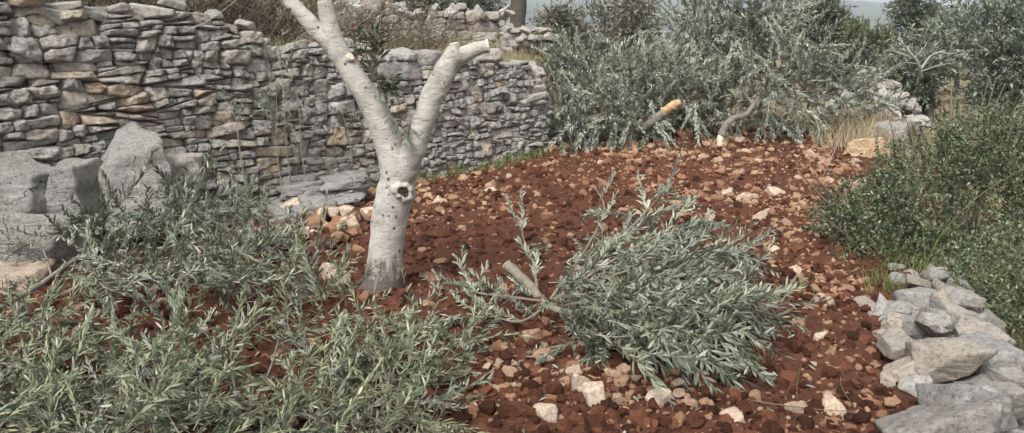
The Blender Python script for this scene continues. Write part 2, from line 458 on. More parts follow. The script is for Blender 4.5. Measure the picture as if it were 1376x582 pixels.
# far hills
hx = np.linspace(-1600, 2200, 190); hy = np.linspace(650, 2300, 70)
HX, HY = np.meshgrid(hx, hy)
hp = np.stack([HX.ravel()/420, HY.ravel()/420, np.zeros(HX.size)], 1)
prof = np.interp(HX.ravel(), [-1600, -400, 250, 480, 700, 1000, 1500, 2200], [80, 75, 74, 72, 62, 46, 56, 70])
HZ = -30 + (prof + 14*fbm(hp, 3, 3))*np.sin(np.clip((HY.ravel()-650)/900, 0, 1.6)) + 3.0*np.abs(fbm(hp*22, 2, 9))
i2 = (np.arange(69)[:, None]*190+np.arange(189)[None, :]).ravel()
T = np.concatenate([np.stack([i2, i2+1, i2+191], 1), np.stack([i2, i2+191, i2+190], 1)])
k = NT('wooded hillside', .95, .1); v = k.coords(pos=True)
hillm = k.col(k.ramp(k.noise(v, .05, 6, .75), [(.35, (.03, .045, .025)), (.6, (.065, .08, .04)), (.75, (.16, .15, .09))]))
hl = link('hills', mesh_tri('hills', np.stack([HX.ravel(), HY.ravel(), HZ], 1), T, hillm, None, True)); hl['kind'] = 'structure'

# ------------------------------------------------------------------ dry-stone walls
def clip_poly(P, n, c):
    out = []; m = len(P)
    for i in range(m):
        a, b = P[i], P[(i+1) % m]; da, db = a@n-c, b@n-c
        if da <= 0: out.append(a)
        if (da < 0 < db) or (db < 0 < da): out.append(a+(b-a)*(da/(da-db)))
    return out
def guillotine(box, size):
    """split the wall face again and again by slightly tilted lines until the pieces are stone sized"""
    out, todo = [], [np.array(box, float)]
    while todo:
        P = todo.pop(); mn, mx = P.min(0), P.max(0); w, h = mx-mn; c = (mn+mx)/2
        asp, du, dv = size(c[0]) if w < 1.2 else size(c[0]+rng.normal(0, .5))
        big = 1.0+.55*vnoise(np.array([[c[0]*1.9, c[1]*2.6, 4.2]]), 12)[0]
        lim = du*dv*math.exp(rng.normal(.0, .55))*big*1.75
        if w*h < lim and w/h < asp*2.2 and h/w < 1.1: out.append(P); continue
        if w*h < du*dv*.12: out.append(P); continue
        vert = (w/h) > asp*math.exp(rng.normal(0, .28))
        q = mn+(mx-mn)*(.5+rng.normal(0, .10))
        t = rng.normal(0, .24) if vert else rng.normal(.0, .11)
        n = np.array([math.cos(t), math.sin(t)]) if vert else np.array([math.sin(t), math.cos(t)])
        A, B = clip_poly(P, n, n@q), clip_poly(P, -n, -(n@q))
        for Q in (A, B):
            if len(Q) >= 3: todo.append(np.array(Q))
    return out
def stone_wall(wall, origin, d2, length, z0f, topf, size, batter, matf, prot=.05, sub=2, max_parts=300, depth=.22, hang=None, pname='stone'):
    """stones laid on a battered face; each stone is its own mesh, children of the wall"""
    nn = np.array([d2[1], -d2[0]])
    eu = np.array([d2[0], d2[1], 0]); en0 = np.array([nn[0], nn[1], 0])
    ev = nrm(np.array([0, 0, 1.0])*math.cos(batter) - en0*math.sin(batter)); en = np.cross(eu, ev)
    Rm = np.stack([eu, ev, en], 1)
    def turn(a): return Rm @ np.array(Matrix.Rotation(a, 3, 'Z'))
    vmax = max(topf(u) for u in np.linspace(0, length, 30))
    cells = guillotine([(-.3, -.15), (length+.3, -.15), (length+.3, vmax+.25), (-.3, vmax+.25)], size)
    made = []
    for P in cells:
        if P is None: continue
        c = P.mean(0); u, v = c
        if v > topf(u)+size(u)[2]*.15 or u < -.05 or u > length+.05: continue
        if len(P) < 3: continue
        ext = P.max(0)-P.min(0)
        if ext.min() < .03: continue
        Q = P-c; N, H = [], []
        g = U(.0005, .0045)
        for i in range(len(Q)):
            a, b = Q[i], Q[(i+1) % len(Q)]; e = b-a
            if np.linalg.norm(e) < 1e-4: continue
            n2 = nrm(np.array([e[1], -e[0]])); h = n2@a-g
            if h < .008: h = .008
            t = rng.normal(.10, .14); N.append((n2[0]*math.cos(t), n2[1]*math.cos(t), math.sin(t))); H.append(h)
        f = U(.1, 1)*prot+.012
        N.append(nrm((rng.normal(0, .24), rng.normal(.02, .24), 1))); H.append(f)
        N.append((0, 0, -1)); H.append(depth)
        for _ in range(5):
            n = nrm((rng.normal(0, .9), rng.normal(0, .9), .8)); sup = abs(n[0])*ext[0]*.5+abs(n[1])*ext[1]*.5
            N.append(n); H.append((sup+f*n[2])*U(.55, 1.0))
        V, T = polytope(N, H, (ext[0]*.5, ext[1]*.5, max(depth*.6, f)), sub, 110, .011*min(1.5, ext.min()/.07), 20.0, int(U(0, 9999)))
        loc = np.array([origin[0], origin[1], 0]) + eu*u + np.array([0, 0, z0f(u)]) + ev*v
        made.append((ext[0]*ext[1], V, T, loc, matf(u, v)))
    made.sort(key=lambda q: -q[0])
    rest = MB()
    for q, (a, V, T, loc, m) in enumerate(made):
        if q < max_parts:
            link(pname, mesh_tri(pname, V, T, m, None, True), wall, mat=mat4(turn(rng.normal(0, .05)), loc-np.array(wall.location)))
        else:
            rest.add(V @ Rm.T + loc - np.array(wall.location), T, 0)
    if rest.n:
        stuff(link('small_stones', rest.mesh('small_stones', m_wall, True), wall))
    return Rm, len(made)

L0 = 1.1
wo0 = WA-WD*L0
wlen = float(np.linalg.norm(WB-WA))+L0
wall = empty('dry_stone_wall', (WA[0], WA[1], 0), 'long grey dry-stone terrace wall running along the left behind the pruned tree', 'stone wall')
def top1(u):
    return float(np.interp(u-L0, [-1.2, 0, .5, 1.0, 1.35, 1.9, 2.4, 3.0, 4.2, 5.3, 6.3], [1.62, 1.66, 1.70, 1.66, 1.68, 1.60, 1.44, 1.34, 1.22, 1.12, .98]) + .07*math.sin(u*7.3)*math.sin(u*3.1)+.045*math.sin(u*17.0))
def mat1(u, v):
    w = math.exp(-((u-L0-1.15)/.75)**2-((v-.85)/.5)**2)
    w = max(w*.85, .25 if v < .55 and u < L0+3 else .10)
    return m_wallw if U() < w else m_wall
# graded stone size: long flat slabs on the left, smaller blockier stones on the right
def size1(u):
    f = min(1.0, max(0.0, (u-L0-1.0)/2.4)); return (2.5*(1-f)+1.7*f, .235*(1-f)+.165*f, .067*(1-f)+.086*f)
Rw, nW = stone_wall(wall, wo0, WD, wlen, lambda u: 0.0+max(0, u-3.5)*.02, top1, size1, R(8), mat1, .075, 3, 300)
# rounded end returning into the bank
endd = nrm(np.array([-.25, 1.0]))
Rw3, nW3 = stone_wall(wall, WB+WD*.02-WN*.02, endd, .8, lambda u: .1, lambda u: .95-.1*u, lambda u: (1.6, .19, .11), R(7), lambda u, v: m_wall, .05, 2, 30)
# rubble core behind the faces
cb = MB()
us = np.linspace(0, wlen, 40); sec = []
for u in us:
    p = wo0+WD*u; h = top1(u)-.10
    for off, z in ((-.075, -.1), (-.075-h*.14, h), (-.42, h), (-.42, -.1)):
        q = p+WN*off; sec.append((q[0], q[1], z))
sec = np.array(sec)-np.array(wall.location); TT = []
for i in range(39):
    for j in range(4):
        a, b = i*4+j, i*4+(j+1) % 4; TT += [(a, b, b+4), (a, b+4, a+4)]
TT += [(0, 2, 1), (0, 3, 2), (156, 157, 158), (156, 158, 159)]
link('core', mesh_tri('core', sec, TT, m_core), wall)
# loose cap stones on top of the long wall
CAPM = [rock_mesh('cap_stone', (.17, .11, .055), m_wall, 3, 7, .35, 36, .009, None, 12) for _ in range(7)]
caps = [(70, 30, .30, .45), (35, 32, .26, .05), (215, 32, .34, -.04), (268, 40, .28, .1), (130, 42, .26, .2), (310, 62, .2, .3), (352, 62, .24, -.1), (165, 36, .22, -.2), (400, 76, .2, .1), (20, 62, .26, 0), (620, 88, .2, .2), (660, 92, .2, -.2), (575, 84, .18, .1), (700, 92, .2, .3), (480, 82, .2, 0), (525, 80, .2, .2), (100, 28, .24, -.3), (185, 30, .2, .3), (240, 34, .22, .15), (290, 52, .2, -.25), (335, 62, .2, .4), (430, 78, .18, -.2), (50, 24, .22, .35), (595, 88, .18, -.3), (640, 90, .2, .35), (680, 92, .18, .1), (450, 80, .16, .3), (550, 82, .18, -.15)]
def wall_y(px, off=-.28):
    r = ray(px, 100); s = r[0]/r[1]          # x = s*y on the wall line
    p0 = WA+WN*off
    t = (s*p0[1]-p0[0])/(WD[0]-s*WD[1]); return (p0+WD*t)
for i, (px, py, w, tl) in enumerate(caps):
    p = wall_y(px); Rm = np.array(Matrix.Rotation(math.atan2(WD[1], WD[0])+U(-.3, .3), 3, 'Z') @ Matrix.Rotation(tl, 3, 'Y'))
    u = (p-wo0)@WD; sc = w/.34
    link('cap_stone', CAPM[i % 7], wall, mat=mat4(Rm, np.array([p[0], p[1], top1(u)+.02])-np.array(wall.location), sc))

# tumbled upper wall on the terrace behind
uw0 = np.array([-4.6, 13.2]); uwd = nrm(np.array([4.6, 1.0]))
uz = gz(-1.5, 13.3)
upw = empty('upper_stone_wall', (-1.5, 13.8, uz), 'low tumbled pale stone wall on the upper terrace behind the tree limbs', 'stone wall')
stone_wall(upw, uw0, uwd, 4.75, lambda u: gz(uw0[0]+uwd[0]*u, uw0[1]+uwd[1]*u)-.05, lambda u: .50+.10*math.sin(u*5)+.05*math.sin(u*13), lambda u: (1.8, .26, .13), R(14), lambda u, v: m_pale if U() < .6 else m_wall, .09, 2, 130)
for i in range(46):
    u = U(0, 4.8); off = -U(.0, .5); p = uw0+uwd*u+np.array([uwd[1], -uwd[0]])*(off if U() < .6 else U(.02, .5))
    z = gz(p[0], p[1])+ (.45 if off < 0 and U() < .7 else .03)
    link('loose_stone', CAPM[i % 7], upw, mat=mat4(rot_rand(.5), np.array([p[0], p[1], z])-np.array(upw.location), U(.5, .95)))
# small stack by the dark trunk
stp = at(706, 58, 12.6); stz = gz(stp[0], stp[1])
stk = empty('stone_stack', (stp[0], stp[1], stz), 'small grey stone stack beside the dark trunk above the wall end', 'stone stack')
for i in range(34):
    lay = i//9; k9 = i % 9
    link('stone', CAPM[i % 7], stk, mat=mat4(rot_rand(.25), (-.30+.085*k9+U(-.05, .05)+lay*.02, U(-.12, .12), .05+lay*.095), U(.5, .8)))

# boulders and bedrock at the foot of the wall
def boulder(name, px0, px1, py0, py1, Y, dep, label, mat, cat='boulder', k=9, jit=.2, zrot=0, amp=.026, sink=.06, p=38):
    a, b = at(px0, py1, Y), at(px1, py0, Y)
    dims = (abs(b[0]-a[0])/2, dep/2, abs(b[2]-a[2])/2+sink/2)
    c = ((a[0]+b[0])/2, Y, (a[2]+b[2])/2-sink/2)
    me = rock_mesh(name, dims, mat, 4, k, jit, p, amp, None, 7.5)
    o = link(name, me, loc=c); o.rotation_euler = (0, 0, zrot)
    return tag(o, label, cat)
boulder('boulder', -70, 76, 206, 296, 5.62, .62, 'broad flat faced grey boulder at the left edge under the dry-stone wall', m_boulder, zrot=.12, k=7, jit=.18, amp=.02, p=140)
boulder('boulder', 77, 126, 212, 298, 5.72, .5, 'narrow grey boulder wedged between the broad boulder and the leaning one', m_boulder, zrot=.1, k=7, jit=.22, amp=.02, p=140)
boulder('boulder', 124, 222, 204, 300, 5.95, .5, 'upright grey boulder leaning against the wall left of the pinkish block', m_boulder, zrot=.6, k=9, jit=.42, amp=.022, p=140)
boulder('boulder', -80, 100, 284, 362, 5.38, .6, 'low beige slab boulder below the broad grey boulder', m_boulder, zrot=.1, k=7, jit=.18, amp=.02, p=140)
boulder('flat_rock', -50, 62, 360, 392, 4.95, .3, 'flat weathered brown rock lying at the far left edge', m_wallw, 'rock', zrot=.1, sink=.03)
boulder('boulder', 212, 272, 205, 262, 6.35, .35, 'pinkish grey block at the wall foot right of the upright boulder', m_wallw, zrot=.6, k=6)
def ledge(label, x0, x1, y0, y1, Y, n, slope):
    c = at((x0+x1)/2, y1, Y); o = empty('bedrock_ledge', (c[0], Y, gz(c[0], Y)-.03), label, 'bedrock')
    W = (x1-x0)/F*Y; H = at(x0, y0, Y)[2]-at(x0, y1, Y)[2]
    for i in range(n):
        f = i/max(1, n-1); w = W*U(.32, .6); z = H*f*.8
        me = rock_mesh('slab', (w/2, U(.14, .24), H/n*U(.6, 1.0)+.018), m_boulder, 3, 6, .25, 40, .014, None, 14)
        link('slab', me, o, mat=mat4(np.array(Matrix.Rotation(.62+U(-.15, .15), 3, 'Z') @ Matrix.Rotation(U(-.06, .06), 3, 'Y')), (U(-.5, .5)*(W-w)*.9, .2*f+U(-.05, .1)+slope*.0, z)))
ledge('long layered grey bedrock ledge at the wall foot left of the tree', 330, 522, 240, 280, 7.3, 11, 0)
ledge('smaller flat grey ledge in front of the long bedrock ledge', 350, 470, 262, 285, 6.85, 5, 0)
boulder('boulder', 1128, 1198, 182, 240, 10.3, .5, 'rounded orange boulder beside dry grass at the far right of the soil', m_orangeb, k=14, zrot=.5, p=14, jit=.4)
boulder('boulder', 1180, 1222, 166, 200, 10.9, .4, 'grey boulder half hidden in dry grass behind the orange boulder', m_boulder, zrot=.7)

# ------------------------------------------------------------------ retaining wall on the right (seen from above)
rw = empty('retaining_wall', (2.0, 3.6, -.2), 'heap of large pale limestone blocks capping the terrace edge at lower right', 'stone wall')
rl = np.array(rw.location)
# (x0, x1, y0, y1, z of its top, tilt, material 0 pale 1 warm 2 grey)
RS = [(1196, 1326, 528, 612, .20, -.05, 0), (1244, 1338, 496, 578, .25, .1, 0), (1302, 1372, 488, 575, .20, .25, 0), (1183, 1268, 480, 516, .16, -.03, 1),
      (1183, 1246, 446, 484, .17, 0, 0), (1222, 1310, 452, 497, .24, .06, 0), (1188, 1220, 428, 448, .12, .1, 1), (1243, 1284, 416, 444, .22, .35, 2),
      (1262, 1312, 410, 437, .2, .1, 0), (1288, 1338, 428, 464, .23, .2, 0), (1306, 1360, 450, 496, .22, .3, 2), (1326, 1368, 486, 530, .16, .4, 0),
      (1211, 1251, 512, 537, .12, .1, 2), (1153, 1182, 402, 434, .07, .1, 1), (1176, 1200, 406, 432, .1, .1, 0), (1196, 1222, 408, 432, .12, .2, 2),
      (1234, 1280, 424, 452, .2, .2, 0), (1274, 1304, 390, 412, .18, .1, 2), (1216, 1246, 430, 452, .14, 0, 2), (1180, 1202, 448, 470, .06, 0, 1),
      (1190, 1222, 538, 560, .05, 0, 1), (1340, 1400, 520, 600, .05, .5, 0), (1255, 1285, 400, 420, .15, 0, 1), (1168, 1190, 430, 452, .04, 0, 0), (1160, 1180, 468, 486, .03, 0, 1)]
for (x0, x1, y0, y1, zt, tl, mi) in RS:
    c = gp((x0+x1)/2, (y0+y1)/2, zt-.04); a = gp(x0, (y0+y1)/2, zt-.04); b = gp(x1, (y0+y1)/2, zt-.04)
    n_, f_ = gp((x0+x1)/2, y1, zt-.04), gp((x0+x1)/2, y0, zt-.04)
    wx = (b[0]-a[0])/2; full = f_[1]-n_[1]
    hz_ = max(.045, min(.13, wx*.52)); wy = max(.05, full/2-hz_*.7)
    me = rock_mesh('stone', (wx*.97, max(wy*.97, wx*.45), hz_), [m_pale, m_wallw, m_wall][mi], 4, 11, .6, 140, .003+.014*wx, None, 20)
    Rm = np.array(Matrix.Rotation(U(-.25, .25), 3, 'Z') @ Matrix.Rotation(tl*.6+U(-.12, .12), 3, 'Y') @ Matrix.Rotation(U(-.2, .1), 3, 'X'))
    link('stone', me, rw, mat=mat4(Rm, np.array([c[0], c[1]+.02, zt-hz_*.9])-rl))
RSM = [rock_mesh('stone', (.15, .12, .08), m_wall if i % 2 else m_pale, 3, 8, .5, 90, .006, None, 14) for i in range(8)]
for i in range(210):           # hearting and the outer face going down, and the wall's run under the shrub
    y = U(2.4, 4.6) if i < 165 else U(4.6, 5.6); x = float(xl_right(y))+(U(.2, .95) if i < 165 else U(.25, .9)); t = (x-xl_right(y))
    z = .0+.05*math.sin(y*3)-max(0, t-.6)*1.9+U(-.05, .05)
    link('stone', RSM[i % 8], rw, mat=mat4(rot_rand(.35), np.array([x, y, z])-rl, U(.35, 1.0) if i < 165 else U(.2, .55)))

# far stone heap in the dry grass on the right
hp_ = at(1172, 128, 14.0); hz0 = gz(hp_[0], 14.0)
heap = empty('stone_heap', (hp_[0], 14.0, hz0), 'low heap of pale field stones in dry grass beyond the cut branches', 'stone heap')
HT = max(.4, at(1170, 94, 14.0)[2]-hz0)
for i in range(190):
    a, r = U(0, 6.28), U(0, 1)**.6; h = (1-r**1.6)*HT*U(.0, 1.0)**.5
    link('stone', CAPM[i % 7], heap, mat=mat4(rot_rand(.5), (math.cos(a)*r*.85, math.sin(a)*r*.7, h), U(.5, 1.0)))

# ------------------------------------------------------------------ stones, clods and rubble in the field
ZON = [(1020, 232, 105, 42, 2.2), (860, 205, 160, 28, .7), (440, 285, 95, 34, 2.4), (600, 262, 80, 45, .9), (1120, 470, 70, 110, 1.8), (720, 545, 120, 50, 1.1),
       (880, 560, 120, 40, .9), (650, 230, 110, 40, .9), (1060, 300, 60, 60, 1.2), (370, 520, 80, 80, .6), (930, 200, 200, 30, .7)]
DRK = [(610, 325, 80, 60, .25), (1010, 530, 90, 45, .15), (740, 250, 90, 30, .25)]
def density(px, py):
    d = np.full(px.shape, .30)
    for a, b, c, e, w in ZON: d += w*np.exp(-((px-a)/c)**2-((py-b)/e)**2)
    for a, b, c, e, w in DRK: d *= 1-(1-w)*np.exp(-((px-a)/c)**2-((py-b)/e)**2)
    return d
def field_points(n, ymin=2.2, ymax=12.6):
    out = np.zeros((0, 2))
    while len(out) < n:
        y = rng.uniform(ymin, ymax, 6000); x = rng.uniform(-1, 1, 6000)*(.62*y+.3)
        px, py = project(x, y, 0.0)
        clump = .35+1.3*sstep(-.35, .45, vnoise(np.stack([x*1.6, y*1.6, np.full(6000, 2.5)], 1), 55))
        ok = (x > x_left(y)+.05) & (x < xl_right(y)+.12) & (rng.random(6000)*3.0 < density(px, py)*clump)
        out = np.concatenate([out, np.stack([x[ok], y[ok]], 1)])
    return out[:n]
FS = [rock_mesh('field_stone', (1, U(.55, .95), U(.3, .6)), m_ochre, 2, 7, .45, 40, .06, None, 1.8, smooth=False) for i in range(16)]
FP = [rock_mesh('field_stone', (1, U(.6, .9), U(.4, .7)), m_paleo, 3, 8, .45, 44, .05, None, 1.9) for i in range(6)]
GRP = 'loose stones on the tilled red soil'
NOTE = [  # px, py, half width px, material set, label
 (797, 548, 22, 1, 'large cream rock at the bottom of the soil below the cut olive branch'),
 (779, 538, 13, 1, 'cream rock touching the left of the large cream rock at bottom centre'),
 (885, 556, 17, 1, 'cream angular rock just below the lowest leaves of the cut olive branch'),
 (716, 462, 13, 0, 'rounded upright orange stone below the thick stub of the cut branch'),
 (736, 460, 8, 0, 'small orange stone right of the upright orange stone near the stub'),
 (455, 376, 20, 1, 'cream angular rock left of the pruned tree trunk foot'),
 (388, 284, 17, 1, 'upright tan rock on the rubble at the wall foot'),
 (472, 308, 19, 0, 'flat pinkish tan stone left of the pruned tree trunk'),
 (436, 270, 26, 1, 'long flat cream slab beside the bedrock ledge'),
 (447, 262, 20, 1, 'pale pinkish slab behind the long flat cream slab'),
 (655, 504, 9, 1, 'small round cream stone left of bottom centre'),
 (728, 576, 14, 1, 'pale stone cut by the bottom edge near the middle'),
 (843, 548, 7, 0, 'small tan stone between the two large cream rocks'),
 (1014, 545, 10, 0, 'orange stone at lower right beside a dry twig'),
 (985, 578, 17, 1, 'pale flat stone at the bottom edge right of centre'),
 (1100, 462, 9, 1, 'cream stone left of the retaining wall'),
 (580, 371, 15, 0, 'flat orange stone on dark soil right of the trunk'),
 (592, 352, 10, 0, 'small tan stone above the flat orange stone'),
 (920, 185, 14, 0, 'pale orange rock in front of the far branch heap'),
 (775, 195, 9, 0, 'upright orange stone under the leaves of the far left cut branch'),
 (1040, 258, 14, 1, 'cream slab on the stony patch at far right')]
for px, py, hw, ms, lb in NOTE:
    p = gp(px, py, .03); z = gz(p[0], p[1]); d = math.hypot(p[1], CAM_H); s = hw/F*d*1.02
    me = (FP if ms else FS)[int(U(0, 6))]
    flat = .55 if 'flat' in lb or 'slab' in lb else 1.0
    o = link('field_stone', me, mat=mat4(rot_rand(.2), (p[0], p[1], z+s*.22*flat), (s, s, s*flat)))
    tag(o, lb, 'stone', GRP)
zone_lab = {'a': 'ochre stone half sunk in the stony patch at the far right of the field', 'b': 'ochre rubble stone piled at the foot of the long wall',
            'c': 'ochre stone scattered on the soil near the bottom of the picture', 'd': 'ochre stone scattered on the soil beyond the pruned tree', 'e': 'ochre stone on the strip of soil beside the retaining wall'}
cand = field_points(2500); sz = .012+.042*rng.random(len(cand))**2.4
sz *= np.interp(cand[:, 1], [2, 5, 9, 12], [.8, .9, 1.2, 1.2])
order = np.argsort(-sz/np.hypot(cand[:, 1], 1.65)); rubble = MB()
zs = terrain(cand[:, 0], cand[:, 1])
cnt = 0
for r_ in order:
    (x, y), s, z = cand[r_], sz[r_], zs[r_]
    px, py = project(x, y, z)
    if any(abs(px-q[0]) < q[2]*1.5 and abs(py-q[1]) < q[2]*1.5 for q in NOTE): continue
    if cnt < 225 and -20 < px < 1396 and 100 < py < 600:
        crm = U() < .12; me = FP[int(U(0, 6))] if crm else FS[int(U(0, 16))]
        o = link('field_stone', me, mat=mat4(rot_rand(.3), (x, y, z+s*.25), s))
        zn = 'b' if (py < 330 and px < 520) else 'a' if (px > 900 and py < 330) else 'e' if px > 1040 else 'c' if py > 420 else 'd'
        tag(o, zone_lab[zn].replace('ochre', 'pale cream' if crm else 'ochre'), 'stone', GRP); cnt += 1
    else:
        me = None
        V, T = ICO[1]; N, H = rock_planes((s, s*U(.6, 1), s*U(.4, .75)), 5, .35)
        P, _ = polytope(N, H, (s, s*.8, s*.6), 1, 40); P = P @ rot_rand(.35).T
        rubble.add(P+np.array([x, y, z+s*.2]), T)
k_ = 0
while k_ < 54:
    px, py = 425+rng.normal(0, 42), 290+rng.normal(0, 16)
    if not (345 < px < 505 and 262 < py < 335): continue
    p = gp(px, py, .06); s = U(.03, .075)
    if p[0] < x_left(p[1])+.15: continue
    crm = U() < .3; me = FP[int(U(0, 6))] if crm else FS[int(U(0, 16))]
    o = link('field_stone', me, mat=mat4(rot_rand(.45), (p[0], p[1], gz(p[0], p[1])+s*.3+U(0, .06)), s))
    tag(o, zone_lab['b'].replace('ochre', 'pale cream' if crm else 'ochre'), 'stone', GRP); k_ += 1
pp = field_points(11500); zz = terrain(pp[:, 0], pp[:, 1])
V1, T1 = ICO[1]; V0, T0 = ICO[0]
for (x, y), z in zip(pp, zz):
    s = .004+.018*U()**2.6
    Vs = V0*np.array([s, s*U(.55, 1), s*U(.4, .8)])*(1+rng.normal(0, .16, (12, 1)))
    rubble.add(Vs @ rot_rand(.5).T+np.array([x, y, z+s*.25]), T0)
stuff(link('rubble', rubble.mesh('rubble', m_ochre_i)), 'small ochre rubble and pebbles mixed into the red soil', 'rubble')
cl = MB(); n_c = 0
while n_c < 9000:
    y = 2.2+10.2*U()**1.5; x = U(-.62*y-.3, .62*y+.3)
    if x < x_left(y)+.03 or x > xl_right(y)+.2: continue
    s = .008+.04*U()**2.6; z = gz(x, y) if False else None
    Vs = V1*np.array([s, s*U(.7, 1), s*U(.5, .85)]); Vs = Vs*(1+.16*rng.normal(0, 1, (42, 1)))
    cl.add(Vs @ rot_rand(.5).T+np.array([x, y, 0]), T1); n_c += 1
VV = np.concatenate(cl.V); cen = VV.reshape(-1, 42, 3).mean(1); zc = terrain(cen[:, 0], cen[:, 1])
VV[:, 2] += np.repeat(zc+.004, 42)
stuff(link('soil_clods', mesh_tri('soil_clods', VV, np.concatenate(cl.T), m_clod)), 'crumbly red soil clods over the tilled ground', 'soil')

# ------------------------------------------------------------------ leafy shoots
def leaf_tris(b, d, up, L, w, curl):
    """one lanceolate leaf, upper and under face"""
    d = nrm(d); x = np.cross(d, up); x = nrm(x) if np.linalg.norm(x) > 1e-4 else np.array([1., 0, 0]); n = np.cross(x, d)
    def pt(t, s, lift=0): return b + d*(L*t) + x*(w*s) + n*(-curl*L*t*t+lift)
    V = np.array([pt(0, 0), pt(.3, .42, .03*w*4), pt(.3, -.42, .03*w*4), pt(.66, .46, .03*w*4), pt(.66, -.46, .03*w*4), pt(1, 0)])
    T = np.array([(0, 1, 2), (2, 1, 3), (2, 3, 4), (4, 3, 5)])
    return V, T, n
def shoot_mesh(name, length, pairs, L, w, mats, droop=.2, ang=48, stem_r=.0024, scatter=.3, side=3, alt=False):
    n = 9; t = np.linspace(0, 1, n); cx = rng.normal(0, .08); cz = -droop
    C = np.stack([cx*length*t*t+.015*np.sin(t*7+U(0, 6))*length, length*t, cz*length*t*t], 1)
    mb = MB(); V, T = tube(C, stem_r*(1-.75*t), 3, False); mb.add(V, T, 2)
    ph = U(0, math.pi)
    for q in range(pairs):
        s = .10+.9*(q+U(0, .5))/pairs; s = min(s, .995)
        f = s*(n-1); i = min(int(f), n-2); b = C[i]+(C[i+1]-C[i])*(f-i); tg = nrm(C[i+1]-C[i])
        rot = ph+(q % 2)*math.pi/2+rng.normal(0, .35)
        for sg in ((0, 1) if not alt else (q % 2,)):
            a = rot+sg*math.pi
            px = nrm(np.cross(tg, (0, 0, 1))); pz = np.cross(px, tg)
            rad = px*math.cos(a)+pz*math.sin(a)
            an = R(ang*(1-.35*s)+rng.normal(0, 10))
            d = tg*math.cos(an)+rad*math.sin(an)+rng.normal(0, scatter*.4, 3)+np.array([0, 0, -.12])
            up = nrm(pz*1.0+rng.normal(0, .45, 3)-tg*.2+rad*.0)
            l = L*(1.0 if s < .8 else 1.0-.45*(s-.8)/.2)*U(.6, 1.2)
            V, T, nn = leaf_tris(b, d, up, l, w*U(.8, 1.2), U(-.12, .32))
            mb.add(V, T, 0); mb.add(V-nn*.0009, T[:, ::-1], 1)
    return mb.mesh(name, mats)
OL = [m_top, m_und, m_twig]; OL2 = [m_top2, m_und, m_twig]
SH_F = [shoot_mesh('leafy_shoot', U(.28, .44), int(U(15, 21)), .062, .0098, OL, U(.0, .35), 40, .0022, .45) for _ in range(9)]
SH_D = [shoot_mesh('leafy_shoot', U(.28, .42), int(U(16, 22)), .062, .0108, OL2, U(.4, .8), 35) for _ in range(8)]
SH_C = [shoot_mesh('leafy_shoot', U(.30, .46), int(U(17, 23)), .066, .0112, OL2, U(.25, .7), 32, .0022, .75) for _ in range(9)]
m_top3 = leaf_mat('olive leaf pale', [(0, (.115, .13, .095)), (.5, (.215, .238, .182)), (1, (.41, .435, .355))], .5, .35)
OL3 = [m_top3, m_und, m_twig]
SH_B = [shoot_mesh('leafy_shoot', U(.48, .68), int(U(32, 40)), .078, .0155, OL3, U(.35, .9), 34, .0035, .5) for _ in range(8)]
EV = [m_shrub, m_shrubu, m_brown]
SH_E = [shoot_mesh('leafy_twig', U(.22, .34), int(U(20, 26)), .030, .013, EV, U(-.1, .25), 55, .002, .6) for _ in range(9)]

class Branch:
    def __init__(s, name, loc, label, cat='cut branch', group=None):
        s.o = empty(name, loc, label, cat, group); s.l = np.array(loc)
    def stem(s, pts, r0, r1, mat=m_stem, sides=8, cut=None, amp=.15, name='stem', n=None):
        P = catmull(np.array(pts)-s.l, n or max(8, len(pts)*6)); rr = np.linspace(r0, r1, len(P))
        V, T = tube(P, rr, sides, True, r0*amp, 22, int(U(0, 999)))
        st = link(name, mesh_tri(name, V, T, mat, None, True), s.o)
        if cut is not None:
            d = nrm(P[0]-P[1]); N, Tn = tube(np.array([P[0]-d*.002, P[0]+d*.004]), [r0*.97, r0*.93], 12, True, r0*.06, 60)
            link('cut_face', mesh_tri('cut_face', N, Tn, cut), st)
        return P+s.l
    def shoot(s, pos, d, meshes, sc=1.0, roll=.5, name='leafy_shoot', flip=.35):
        me = meshes[int(U(0, len(meshes)))]
        return link(name, me, s.o, mat=mat4(frame_y(d, rng.normal(0, roll)+(math.pi if U() < flip else 0)), np.array(pos)-s.l, sc))

# ---- cut branch in the middle of the soil
sb = gp(735, 410, .06); se = gp(681, 356, .24)
cb_ = Branch('cut_olive_branch', (sb[0], sb[1], gz(sb[0], sb[1])), 'leafy cut olive branch with a thick stub lying in the middle of the red soil')
cb_.stem([se, se*.45+sb*.55+[0, 0, .01], sb, gp(775, 420, .07), gp(830, 410, .10)], .033, .016, m_stem, 10, m_cut, .22)
STEMS = [[gp(742, 405, .08), gp(800, 365, .22), gp(880, 318, .36), gp(930, 300, .42)], [gp(745, 408, .08), gp(820, 372, .22), gp(900, 350, .32), gp(980, 345, .32)],
         [gp(750, 412, .06), gp(830, 400, .2), gp(930, 400, .28), gp(1010, 410, .2)], [gp(760, 416, .06), gp(840, 440, .16), gp(910, 470, .16), gp(950, 500, .06)],
         [gp(740, 402, .07), gp(790, 330, .22), gp(812, 280, .3), gp(798, 250, .32)], [gp(748, 404, .07), gp(815, 340, .26), gp(868, 285, .36), gp(890, 258, .36)],
         [gp(728, 405, .08), gp(690, 400, .12), gp(650, 395, .12), gp(625, 390, .10)], [gp(722, 392, .12), gp(716, 350, .18), gp(705, 325, .18), gp(700, 305, .16)],
         [gp(735, 412, .08), gp(700, 432, .11), gp(660, 425, .10)], [gp(742, 414, .05), gp(780, 450, .08), gp(800, 485, .06)]]
root = sb+np.array([-.15, 0, 0])
tot = 0
